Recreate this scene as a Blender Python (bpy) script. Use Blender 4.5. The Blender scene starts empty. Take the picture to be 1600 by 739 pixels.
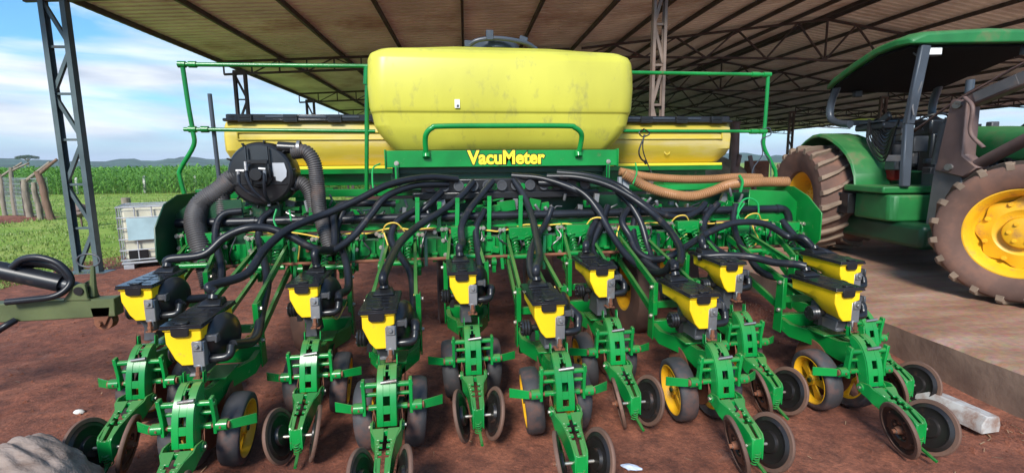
import bpy, bmesh, math, random
import numpy as np
from mathutils import Vector, Matrix, noise
random.seed(7); rng = np.random.default_rng(7)
SC = bpy.context.scene
COL = SC.collection
PI = math.pi
R = math.radians
V = Vector
# ---------------------------------------------------------------- camera
cam_d = bpy.data.cameras.new('camera'); cam = bpy.data.objects.new('camera', cam_d); COL.objects.link(cam)
_yaw, _pitch, _roll, _f = 0.151, 0.1438, -0.0092, 783.9
_F = V((math.sin(_yaw)*math.cos(_pitch), math.cos(_yaw)*math.cos(_pitch), -math.sin(_pitch)))
_R = V((math.cos(_yaw), -math.sin(_yaw), 0)); _U = _R.cross(_F)
_R2 = _R*math.cos(_roll)+_U*math.sin(_roll); _U2 = -_R*math.sin(_roll)+_U*math.cos(_roll)
CAM = V((-0.6524, -3.3449, 1.6783))
cam.matrix_world = Matrix(((_R2.x,_U2.x,-_F.x,CAM.x),(_R2.y,_U2.y,-_F.y,CAM.y),(_R2.z,_U2.z,-_F.z,CAM.z),(0,0,0,1)))
cam_d.sensor_fit = 'HORIZONTAL'; cam_d.sensor_width = 36; cam_d.lens = 36*_f/1600
cam_d.clip_start = 0.05; cam_d.clip_end = 9000
SC.camera = cam
# ---------------------------------------------------------------- world, sun, exposure
SUN_EL, SUN_AZ = R(37), R(203)          # azimuth measured clockwise from +Y; light comes from behind and left of the camera
w = bpy.data.worlds.new('World'); SC.world = w; w.use_nodes = True
nt = w.node_tree; N = nt.nodes; L = nt.links
bg = N['Background']
sky = N.new('ShaderNodeTexSky'); sky.sky_type = 'NISHITA'; sky.sun_disc = False
sky.sun_elevation = SUN_EL; sky.sun_rotation = SUN_AZ; sky.air_density = 1.0; sky.dust_density = 0.6; sky.ozone_density = 1.6
tc = N.new('ShaderNodeTexCoord'); mp = N.new('ShaderNodeMapping'); mp.inputs['Scale'].default_value = (1.0, 1.0, 5.5)
mp.inputs['Location'].default_value = (0.35, 0.2, 0.0)
n1 = N.new('ShaderNodeTexNoise'); n1.inputs['Scale'].default_value = 2.1; n1.inputs['Detail'].default_value = 9; n1.inputs['Roughness'].default_value = 0.58
n1.inputs['Distortion'].default_value = 0.35
cr = N.new('ShaderNodeValToRGB'); cr.color_ramp.elements[0].position = 0.47; cr.color_ramp.elements[1].position = 0.66
sep = N.new('ShaderNodeSeparateXYZ'); mr = N.new('ShaderNodeMapRange')
mr.inputs['From Min'].default_value = 0.07; mr.inputs['From Max'].default_value = 0.19; mr.inputs['To Min'].default_value = 0.42; mr.inputs['To Max'].default_value = -0.10
add = N.new('ShaderNodeMath'); add.operation = 'ADD'
hz = N.new('ShaderNodeMapRange'); hz.inputs['From Min'].default_value = 0.0; hz.inputs['From Max'].default_value = 0.12
hz.inputs['To Min'].default_value = 0.75; hz.inputs['To Max'].default_value = 0.0
mx2 = N.new('ShaderNodeMath'); mx2.operation = 'MAXIMUM'
n2 = N.new('ShaderNodeTexNoise'); n2.inputs['Scale'].default_value = 5.0; n2.inputs['Detail'].default_value = 6
cc = N.new('ShaderNodeValToRGB'); cc.color_ramp.elements[0].color = (2.7, 3.1, 3.75, 1); cc.color_ramp.elements[1].color = (5.6, 5.7, 5.8, 1)
cc.color_ramp.elements[0].position = 0.35; cc.color_ramp.elements[1].position = 0.62
mix = N.new('ShaderNodeMix'); mix.data_type = 'RGBA'
gain = N.new('ShaderNodeMix'); gain.data_type = 'RGBA'; gain.blend_type = 'MULTIPLY'; gain.inputs[0].default_value = 1.0
gain.inputs['B'].default_value = (0.36, 0.72, 0.92, 1)
L.new(tc.outputs['Generated'], mp.inputs['Vector']); L.new(mp.outputs[0], n1.inputs['Vector']); L.new(mp.outputs[0], n2.inputs['Vector'])
L.new(tc.outputs['Generated'], sep.inputs[0]); L.new(sep.outputs['Z'], mr.inputs['Value']); L.new(sep.outputs['Z'], hz.inputs['Value'])
L.new(n1.outputs['Fac'], add.inputs[0])
sc1 = N.new('ShaderNodeMath'); sc1.operation = 'MULTIPLY'; sc1.inputs[1].default_value = 0.30
L.new(mr.outputs[0], sc1.inputs[0]); L.new(sc1.outputs[0], add.inputs[1])
L.new(add.outputs[0], cr.inputs[0])
L.new(n2.outputs['Fac'], cc.inputs[0])
L.new(cr.outputs[0], mx2.inputs[0]); L.new(hz.outputs[0], mx2.inputs[1])
L.new(sky.outputs[0], gain.inputs['A'])
L.new(gain.outputs['Result'], mix.inputs['A']); L.new(cc.outputs[0], mix.inputs['B']); L.new(mx2.outputs[0], mix.inputs['Factor'])
L.new(mix.outputs['Result'], bg.inputs['Color']); bg.inputs['Strength'].default_value = 0.12
sd = bpy.data.lights.new('sun', 'SUN'); sd.energy = 3.0; sd.angle = R(16); sd.color = (1.0, 0.95, 0.88)
sun = bpy.data.objects.new('sun', sd); COL.objects.link(sun)
_sd = V((math.sin(SUN_AZ)*math.cos(SUN_EL), math.cos(SUN_AZ)*math.cos(SUN_EL), math.sin(SUN_EL)))
sun.rotation_euler = _sd.to_track_quat('Z', 'Y').to_euler(); sun.location = (0, 0, 40)
SC.view_settings.view_transform = 'Standard'; SC.view_settings.look = 'None'
SC.view_settings.exposure = 0.98; SC.view_settings.gamma = 1.0; SC.view_settings.use_curve_mapping = False
# ---------------------------------------------------------------- materials
def mat(name, base, rough=0.5, metal=0.0, dirt=None, dirt_amt=0.0, dirt_scale=6.0, var=0.12, var_scale=3.0, bump=0.0, bump_scale=60.0,
        rough_var=0.0, spec=None, coat=0.0, subsurf=0.0, gen='Object', stretch=None, dust_up=0.0, dust_col=(0.20,0.085,0.05), trans=0.0):
    m = bpy.data.materials.new(name); m.use_nodes = True
    nt = m.node_tree; N = nt.nodes; L = nt.links; b = N['Principled BSDF']
    b.inputs['Roughness'].default_value = rough; b.inputs['Metallic'].default_value = metal
    if spec is not None: b.inputs['Specular IOR Level'].default_value = spec
    if coat: b.inputs['Coat Weight'].default_value = coat; b.inputs['Coat Roughness'].default_value = 0.12
    if subsurf: b.inputs['Subsurface Weight'].default_value = subsurf; b.inputs['Subsurface Radius'].default_value = (0.05,0.05,0.02)
    if trans: b.inputs['Transmission Weight'].default_value = trans
    tc = N.new('ShaderNodeTexCoord'); src = tc.outputs[gen]
    oi = N.new('ShaderNodeObjectInfo'); va = N.new('ShaderNodeVectorMath'); va.operation = 'ADD'
    sc_ = N.new('ShaderNodeVectorMath'); sc_.operation = 'SCALE'; sc_.inputs['Scale'].default_value = 13.0
    cx = N.new('ShaderNodeCombineXYZ'); L.new(oi.outputs['Random'], cx.inputs[0]); L.new(oi.outputs['Random'], cx.inputs[1])
    L.new(cx.outputs[0], sc_.inputs[0]); L.new(src, va.inputs[0]); L.new(sc_.outputs[0], va.inputs[1]); src = va.outputs[0]
    if stretch:
        mp = N.new('ShaderNodeMapping'); mp.inputs['Scale'].default_value = stretch; L.new(src, mp.inputs['Vector']); src = mp.outputs[0]
    nv = N.new('ShaderNodeTexNoise'); nv.inputs['Scale'].default_value = var_scale; nv.inputs['Detail'].default_value = 6; L.new(src, nv.inputs['Vector'])
    c1 = N.new('ShaderNodeMix'); c1.data_type = 'RGBA'
    c1.inputs['A'].default_value = tuple(max(0, c*(1-var*1.6)) for c in base)+(1,)
    c1.inputs['B'].default_value = tuple(min(1, c*(1+var*1.6)) for c in base)+(1,)
    mrv = N.new('ShaderNodeMapRange'); mrv.inputs['From Min'].default_value = 0.3; mrv.inputs['From Max'].default_value = 0.7
    L.new(nv.outputs['Fac'], mrv.inputs['Value']); L.new(mrv.outputs[0], c1.inputs['Factor'])
    out = c1.outputs['Result']
    if dirt:
        nd = N.new('ShaderNodeTexNoise'); nd.inputs['Scale'].default_value = dirt_scale; nd.inputs['Detail'].default_value = 8; nd.inputs['Roughness'].default_value = 0.65
        L.new(src, nd.inputs['Vector'])
        md = N.new('ShaderNodeMapRange'); md.inputs['From Min'].default_value = 0.72-dirt_amt*0.45; md.inputs['From Max'].default_value = 0.86-dirt_amt*0.35
        md.inputs['To Max'].default_value = min(1.0, 0.55+dirt_amt*0.5)
        L.new(nd.outputs['Fac'], md.inputs['Value'])
        c2 = N.new('ShaderNodeMix'); c2.data_type = 'RGBA'; c2.inputs['B'].default_value = tuple(dirt)+(1,)
        L.new(out, c2.inputs['A']); L.new(md.outputs[0], c2.inputs['Factor']); out = c2.outputs['Result']
        ra = N.new('ShaderNodeMapRange'); ra.inputs['To Min'].default_value = rough; ra.inputs['To Max'].default_value = min(1, rough+0.4)
        L.new(md.outputs[0], ra.inputs['Value']); L.new(ra.outputs[0], b.inputs['Roughness'])
    if dust_up > 0:
        ge = N.new('ShaderNodeNewGeometry'); sx = N.new('ShaderNodeSeparateXYZ'); L.new(ge.outputs['Normal'], sx.inputs[0])
        mu = N.new('ShaderNodeMath'); mu.operation = 'MULTIPLY'; L.new(nv.outputs['Fac'], mu.inputs[0]); L.new(sx.outputs['Z'], mu.inputs[1])
        mm = N.new('ShaderNodeMapRange'); mm.inputs['From Min'].default_value = 0.12; mm.inputs['From Max'].default_value = 0.6; mm.inputs['To Max'].default_value = dust_up
        L.new(mu.outputs[0], mm.inputs['Value'])
        c3 = N.new('ShaderNodeMix'); c3.data_type = 'RGBA'; c3.inputs['B'].default_value = tuple(dust_col)+(1,)
        L.new(out, c3.inputs['A']); L.new(mm.outputs[0], c3.inputs['Factor']); out = c3.outputs['Result']
    L.new(out, b.inputs['Base Color'])
    if bump:
        nb = N.new('ShaderNodeTexNoise'); nb.inputs['Scale'].default_value = bump_scale; nb.inputs['Detail'].default_value = 5; L.new(src, nb.inputs['Vector'])
        bp = N.new('ShaderNodeBump'); bp.inputs['Strength'].default_value = bump; bp.inputs['Distance'].default_value = 0.01
        L.new(nb.outputs['Fac'], bp.inputs['Height']); L.new(bp.outputs[0], b.inputs['Normal'])
    return m
RED = (0.17, 0.065, 0.038)
M = {}
M['green'] = mat('green_paint', (0.003, 0.175, 0.028), 0.24, dirt=RED, dirt_amt=0.22, dirt_scale=11, var=0.16, spec=0.5, dust_up=0.42, dust_col=(0.16,0.10,0.055), bump=0.03, bump_scale=150)
M['green2'] = mat('bright_green_paint', (0.004, 0.225, 0.042), 0.24, dirt=RED, dirt_amt=0.19, dirt_scale=15, var=0.16, dust_up=0.38)
M['dgreen'] = mat('dark_green_and_shade', (0.004, 0.045, 0.016), 0.4, dirt=RED, dirt_amt=0.25, var=0.15)  # dark green, also the shade behind the toolbar painted in as colour
M['tgreen'] = mat('tractor_green_paint', (0.012, 0.15, 0.035), 0.5, dirt=(0.15,0.10,0.055), dirt_amt=0.42, dirt_scale=3, var=0.15, dust_up=0.2, dust_col=(0.2,0.15,0.09))
M['yellow'] = mat('yellow_plastic', (0.86, 0.55, 0.008), 0.42, dirt=(0.34,0.19,0.06), dirt_amt=0.20, dirt_scale=16, var=0.07)
M['tank'] = mat('tank_plastic', (0.52, 0.49, 0.06), 0.38, dirt=(0.27,0.25,0.07), dirt_amt=0.36, dirt_scale=9, stretch=(1,1,.55), var=0.09, var_scale=1.6, subsurf=0.0, bump=0.05, bump_scale=8)
M['bin'] = mat('seed_bin_plastic', (0.55, 0.42, 0.05), 0.45, dirt=(0.58,0.48,0.26), dirt_amt=0.5, dirt_scale=2.5, var=0.1, stretch=(0.35,1,2))
M['rimy'] = mat('yellow_rim_paint', (0.72, 0.38, 0.01), 0.45, dirt=(0.30,0.14,0.06), dirt_amt=0.4, dirt_scale=7, var=0.1)
M['black'] = mat('black_plastic', (0.012, 0.012, 0.013), 0.30, dirt=(0.09,0.06,0.045), dirt_amt=0.16, dirt_scale=12, var=0.2)
M['lid'] = mat('black_lid_plastic', (0.014, 0.014, 0.016), 0.17, dirt=(0.06,0.05,0.04), dirt_amt=0.12, dirt_scale=16, var=0.2, bump=0.015, bump_scale=90)
M['hose'] = mat('black_hose_rubber', (0.012, 0.013, 0.017), 0.36, var=0.3, spec=0.35, dirt=(0.08,0.055,0.045), dirt_amt=0.28, dirt_scale=9)
M['ghose'] = mat('grey_corrugated_hose', (0.055, 0.05, 0.05), 0.55, dirt=(0.13,0.08,0.06), dirt_amt=0.35, dirt_scale=5, var=0.2)
M['bhose'] = mat('brown_corrugated_hose', (0.33, 0.165, 0.075), 0.3, var=0.15, dirt=(0.16,0.07,0.04), dirt_amt=0.2)
M['tyre'] = mat('gauge_tyre_rubber', (0.038, 0.037, 0.040), 0.62, dirt=(0.14,0.062,0.045), dirt_amt=0.5, dirt_scale=6, var=0.2, bump=0.12, bump_scale=50)
M['dtyre'] = mat('dusty_tyre_rubber', (0.115, 0.062, 0.046), 0.85, dirt=(0.20,0.095,0.06), dirt_amt=0.5, dirt_scale=3, var=0.22, bump=0.2, bump_scale=30)
M['lug'] = mat('worn_lug_rubber', (0.19, 0.135, 0.095), 0.85, dirt=(0.12,0.06,0.045), dirt_amt=0.35, dirt_scale=6, var=0.2, bump=0.15, bump_scale=30)
M['disc'] = mat('black_closing_wheel_steel', (0.018, 0.015, 0.014), 0.32, metal=0.2, dirt=(0.15,0.07,0.045), dirt_amt=0.28, dirt_scale=10, var=0.2)
M['rimrust'] = mat('dusty_wheel_rim_edge', (0.14, 0.075, 0.052), 0.7, metal=0.1, dirt=(0.05,0.04,0.035), dirt_amt=0.4, dirt_scale=9, var=0.2, bump=0.15, bump_scale=60)
M['rust'] = mat('rusty_steel', (0.22, 0.085, 0.045), 0.75, metal=0.3, dirt=(0.10,0.045,0.03), dirt_amt=0.5, dirt_scale=8, var=0.2, bump=0.15)
M['steel'] = mat('worn_steel', (0.30, 0.29, 0.28), 0.42, metal=0.8, dirt=(0.16,0.08,0.05), dirt_amt=0.4, dirt_scale=14, var=0.15)
M['cast'] = mat('grey_cast_aluminium', (0.24, 0.24, 0.245), 0.45, metal=0.55, dirt=(0.15,0.11,0.09), dirt_amt=0.4, dirt_scale=14, var=0.2, bump=0.1)
M['dcast'] = mat('dark_grey_plastic', (0.06, 0.062, 0.068), 0.4, dirt=(0.13,0.10,0.08), dirt_amt=0.3, dirt_scale=14, var=0.2)
M['zinc'] = mat('zinc_bolt', (0.45, 0.42, 0.36), 0.4, metal=0.8, dirt=(0.2,0.1,0.06), dirt_amt=0.5, dirt_scale=30)
M['wire'] = mat('yellow_wire', (0.75, 0.50, 0.08), 0.5)
M['gtie'] = mat('green_tie', (0.01, 0.30, 0.07), 0.4)
M['letter'] = mat('letter_yellow', (0.92, 0.72, 0.04), 0.4, var=0.02)
M['outline'] = mat('letter_black', (0.01, 0.02, 0.01), 0.4)
M['white'] = mat('white_label', (0.75, 0.75, 0.75), 0.5)
M['steelp'] = mat('grey_painted_steel', (0.075, 0.105, 0.11), 0.42, metal=0.1, dirt=(0.16,0.07,0.05), dirt_amt=0.25, dirt_scale=3, var=0.15, spec=0.4)
M['trusty'] = mat('dark_truss_steel', (0.055, 0.038, 0.034), 0.6, dirt=(0.16,0.07,0.045), dirt_amt=0.35, dirt_scale=2, var=0.25)
M['postst'] = mat('brown_column_steel', (0.16, 0.115, 0.09), 0.6, dirt=(0.22,0.10,0.06), dirt_amt=0.4, dirt_scale=2, var=0.25)
M['mast'] = mat('dusty_loader_steel', (0.13, 0.08, 0.07), 0.6, dirt=(0.20,0.12,0.09), dirt_amt=0.4, dirt_scale=4, var=0.2, bump=0.1)
M['mastg'] = mat('grey_loader_steel', (0.11, 0.105, 0.105), 0.55, dirt=(0.28,0.16,0.10), dirt_amt=0.35, dirt_scale=3, var=0.2)
M['slate'] = mat('blue_grey_cab_post', (0.05, 0.06, 0.075), 0.35, dirt=(0.14,0.11,0.09), dirt_amt=0.25, dirt_scale=5)
M['olive'] = mat('olive_painted_beam', (0.085, 0.105, 0.04), 0.5, dirt=(0.10,0.06,0.035), dirt_amt=0.38, dirt_scale=6, var=0.2, bump=0.1)
M['wood'] = mat('weathered_wood', (0.24, 0.20, 0.155), 0.85, dirt=(0.12,0.08,0.05), dirt_amt=0.45, dirt_scale=3, var=0.3, bump=0.4, bump_scale=12, stretch=(4,4,0.6))
M['woodr'] = mat('red_brown_wood', (0.17, 0.10, 0.07), 0.85, dirt=(0.12,0.05,0.03), dirt_amt=0.45, dirt_scale=3, var=0.3, bump=0.4, bump_scale=12, stretch=(4,4,0.6))
M['whitepost'] = mat('whitewashed_post', (0.62, 0.60, 0.55), 0.85, dirt=(0.25,0.2,0.14), dirt_amt=0.3, dirt_scale=5)
M['poly'] = mat('ibc_polyethylene', (0.55, 0.52, 0.40), 0.5, dirt=(0.36,0.32,0.22), dirt_amt=0.3, dirt_scale=3, var=0.1)
M['cage'] = mat('galvanised_cage', (0.45, 0.46, 0.48), 0.45, metal=0.5, dirt=(0.3,0.2,0.15), dirt_amt=0.2)
M['plate'] = mat('pale_blue_plate', (0.36, 0.50, 0.53), 0.5, dirt=(0.45,0.45,0.4), dirt_amt=0.3, dirt_scale=3)
M['tarp'] = mat('faded_tarp', (0.24, 0.22, 0.15), 0.85, dirt=(0.18,0.11,0.07), dirt_amt=0.4, dirt_scale=2, var=0.25, bump=0.3, bump_scale=6)
M['cloth'] = mat('faded_grey_cloth', (0.235, 0.18, 0.15), 0.95, dirt=(0.12,0.075,0.055), dirt_amt=0.55, dirt_scale=5, var=0.25, bump=0.5, bump_scale=40, stretch=(1,3,3))
M['block'] = mat('weathered_white_beam', (0.42, 0.40, 0.38), 0.85, dirt=(0.22,0.115,0.075), dirt_amt=0.6, dirt_scale=9, var=0.12, bump=0.2, bump_scale=25)
M['red'] = mat('red_jug', (0.35, 0.015, 0.01), 0.4)
M['lamp'] = mat('lamp_lens', (0.75, 0.76, 0.74), 0.2, dirt=(0.5,0.5,0.45), dirt_amt=0.4)
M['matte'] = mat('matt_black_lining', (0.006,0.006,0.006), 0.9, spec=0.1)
M['pvc'] = mat('grey_pvc', (0.25, 0.27, 0.29), 0.4)
M['blueish'] = mat('clear_wrapper', (0.45, 0.50, 0.62), 0.25, dirt=(0.2,0.3,0.5), dirt_amt=0.5, dirt_scale=20)
M['bed'] = mat('yellow_cloth', (0.75,0.62,0.05), 0.7)
def roof_mat():
    m = mat('corrugated_roof_sheet', (0.84, 0.77, 0.70), 0.5, metal=0.0, dirt=(0.42,0.27,0.20), dirt_amt=0.45, dirt_scale=0.55, var=0.14, var_scale=0.8)
    return m
M['roof'] = roof_mat()
# ---------------------------------------------------------------- mesh builder
class MB:
    def __init__(s): s.v = []; s.f = []
    def add(s, vs, fs, mtx=None):
        o = len(s.v)
        s.v += [tuple(mtx @ V(p)) if mtx else tuple(p) for p in vs]
        s.f += [tuple(i+o for i in f) for f in fs]; return s
    def box(s, c, d, rot=None):
        x, y, z = d[0]/2, d[1]/2, d[2]/2
        vs = [V((a*x, b*y, e*z)) for a in (-1,1) for b in (-1,1) for e in (-1,1)]
        if rot: vs = [rot @ p for p in vs]
        vs = [p+V(c) for p in vs]
        return s.add(vs, [(0,1,3,2),(4,6,7,5),(0,4,5,1),(2,3,7,6),(0,2,6,4),(1,5,7,3)])
    def bar(s, a, b, w, h, up=(0,0,1)):      # rectangular bar between two points
        a, b = V(a), V(b); d = (b-a); l = d.length; d.normalize(); up = V(up)
        sx = d.cross(up)
        if sx.length < 1e-4: sx = d.cross(V((1,0,0)))
        sx.normalize(); uz = sx.cross(d)
        rot = Matrix((sx, d, uz)).transposed()
        return s.box((a+b)/2, (w, l, h), rot)
    def loft(s, rings, cap=True, close=True):
        n = len(rings[0]); vs = [p for r in rings for p in r]; fs = []
        for i in range(len(rings)-1):
            for j in range(n if close else n-1):
                k = (j+1) % n
                fs.append((i*n+j, i*n+k, (i+1)*n+k, (i+1)*n+j))
        if cap: fs.append(tuple(range(n-1, -1, -1))); fs.append(tuple((len(rings)-1)*n+j for j in range(n)))
        return s.add(vs, fs)
    def cyl(s, a, b, r, seg=12, r2=None, cap=True):
        a, b = V(a), V(b); d = (b-a).normalized(); q = d.to_track_quat('Z', 'Y'); r2 = r if r2 is None else r2
        ring = lambda c, rr: [c+q @ V((math.cos(2*PI*i/seg)*rr, math.sin(2*PI*i/seg)*rr, 0)) for i in range(seg)]
        return s.loft([ring(a, r), ring(b, r2)], cap)
    def tube(s, pts, r, seg=10, sub=6, smooth=True, radfn=None, cap=True, closed=False):
        P = spline(pts, sub, closed) if smooth else [V(p) for p in pts]
        rings = []; T = []
        n = len(P)
        for i in range(n):
            a = P[(i-1) % n] if closed or i > 0 else P[0]; b = P[(i+1) % n] if closed or i < n-1 else P[-1]
            T.append((b-a).normalized())
        nrm = T[0].orthogonal().normalized()
        for i in range(n):
            nrm = (nrm - T[i]*nrm.dot(T[i])).normalized(); bn = T[i].cross(nrm)
            rr = radfn(i, n) if radfn else r
            rings.append([P[i]+(nrm*math.cos(2*PI*k/seg)+bn*math.sin(2*PI*k/seg))*rr for k in range(seg)])
        if closed:
            rings.append(rings[0]); return s.loft(rings, False)
        return s.loft(rings, cap)
    def lathe(s, prof, c, axis=(1,0,0), seg=32, closed=False):   # prof: (radius, along)
        q = V(axis).normalized().to_track_quat('Z', 'Y'); c = V(c)
        rings = [[c+q @ V((math.cos(2*PI*i/seg)*r, math.sin(2*PI*i/seg)*r, a)) for i in range(seg)] for r, a in prof]
        if closed: rings.append(rings[0]); return s.loft(rings, False)
        return s.loft(rings, True)
    def prism(s, poly, vec):
        a = [V(p) for p in poly]; v = V(vec)
        return s.loft([a, [p+v for p in a]], True)
    def hull(s, a, b): return s.loft([[V(p) for p in a], [V(p) for p in b]], True)
    def bolt(s, c, axis, r=0.01, h=0.01):
        a = V(axis).normalized(); c = V(c)
        s.cyl(c, c+a*h*0.3, r*1.35, 12); return s.cyl(c+a*h*0.3, c+a*h, r, 6)
    def spring(s, a, b, r, wr, turns, seg=6):
        a, b = V(a), V(b); d = b-a; q = d.normalized().to_track_quat('Z', 'Y'); n = int(turns*12)
        pts = [a+q @ V((math.cos(2*PI*i/12)*r, math.sin(2*PI*i/12)*r, d.length*i/n)) for i in range(n+1)]
        return s.tube(pts, wr, seg, smooth=False)
    def clusters(s):
        par = list(range(len(s.v)))
        def find(a):
            while par[a] != a: par[a] = par[par[a]]; a = par[a]
            return a
        for f in s.f:
            r0 = find(f[0])
            for i in f[1:]: par[find(i)] = r0
        comp = {}
        for i, p in enumerate(s.v):
            c = comp.setdefault(find(i), [list(p), list(p)])
            for k in range(3): c[0][k] = min(c[0][k], p[k]-.003); c[1][k] = max(c[1][k], p[k]+.003)
        ks = list(comp); g = {k: k for k in ks}
        def fg(a):
            while g[a] != a: a = g[a]
            return a
        for i, a in enumerate(ks):
            for b_ in ks[:i]:
                A, B = comp[a], comp[b_]
                if all(A[0][k] <= B[1][k] and B[0][k] <= A[1][k] for k in range(3)): g[fg(a)] = fg(b_)
        roots = {}
        for f in s.f: roots.setdefault(fg(find(f[0])), []).append(f)
        return list(roots.values())
    def build(s, name, m, parent=None, bevel=0, smooth=40, label=None, seg=1, whole=False):
        if parent is not None and not whole and len(s.f) < 4000:
            cl = s.clusters()
            if len(cl) > 1:
                o = None
                for fs in cl:
                    mb = MB(); idx = {}
                    for f in fs:
                        for i in f:
                            if i not in idx: idx[i] = len(mb.v); mb.v.append(s.v[i])
                    mb.f = [tuple(idx[i] for i in f) for f in fs]
                    q = mb.build(name, m, parent, bevel, smooth, label, seg, True); o = o or q
                return o
        me = bpy.data.meshes.new(name); me.from_pydata(s.v, [], s.f)
        bm = bmesh.new(); bm.from_mesh(me); bmesh.ops.recalc_face_normals(bm, faces=bm.faces); bm.to_mesh(me); bm.free()
        o = bpy.data.objects.new(name, me); COL.objects.link(o)
        mm = M[m] if isinstance(m, str) else m
        if mm: me.materials.append(mm)
        if smooth:
            me.polygons.foreach_set('use_smooth', [True]*len(me.polygons)); me.set_sharp_from_angle(angle=R(smooth))
        if parent is not None: o.parent = parent
        if bevel:
            bv = o.modifiers.new('bevel', 'BEVEL'); bv.width = bevel; bv.segments = seg; bv.limit_method = 'ANGLE'; bv.angle_limit = R(40); bv.harden_normals = False
        if label: o['label'] = label
        return o
def spline(pts, sub=6, closed=False):
    P = [V(p) for p in pts]; n = len(P)
    if n < 3: return P
    out = []
    rngi = range(n) if closed else range(n-1)
    for i in rngi:
        p1, p2 = P[i], P[(i+1) % n]
        p0 = P[(i-1) % n] if (closed or i > 0) else p1+(p1-p2)
        p3 = P[(i+2) % n] if (closed or i < n-2) else p2+(p2-p1)
        for k in range(sub):
            t = k/sub
            out.append(0.5*((2*p1)+(p2-p0)*t+(2*p0-5*p1+4*p2-p3)*t*t+(3*p1-p0-3*p2+p3)*t**3))
    if not closed: out.append(P[-1])
    return out
def thing(name, label, cat, loc=(0,0,0), rotz=0, group=None):
    o = bpy.data.objects.new(name, None); COL.objects.link(o); o.empty_display_size = 0.2
    o.location = loc; o.rotation_euler = (0, 0, rotz); tag(o, label, cat, group); return o
def tag(o, label=None, cat=None, group=None, kind=None):
    if label: o['label'] = label
    if cat: o['category'] = cat
    if group: o['group'] = group
    if kind: o['kind'] = kind
    return o
def copy_tree(o, parent=None):
    c = o.copy(); COL.objects.link(c)
    if parent is not None: c.parent = parent
    for ch in list(o.children): copy_tree(ch, c)
    return c
# shed axes: e across (to the right), d away from the camera
_p = 0.061
SD = V((math.sin(_p), math.cos(_p), 0)); SE = V((math.cos(_p), -math.sin(_p), 0))
def S(e, d, z): p = SE*e+SD*d; return V((CAM.x+p.x, CAM.y+p.y, z))
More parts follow.
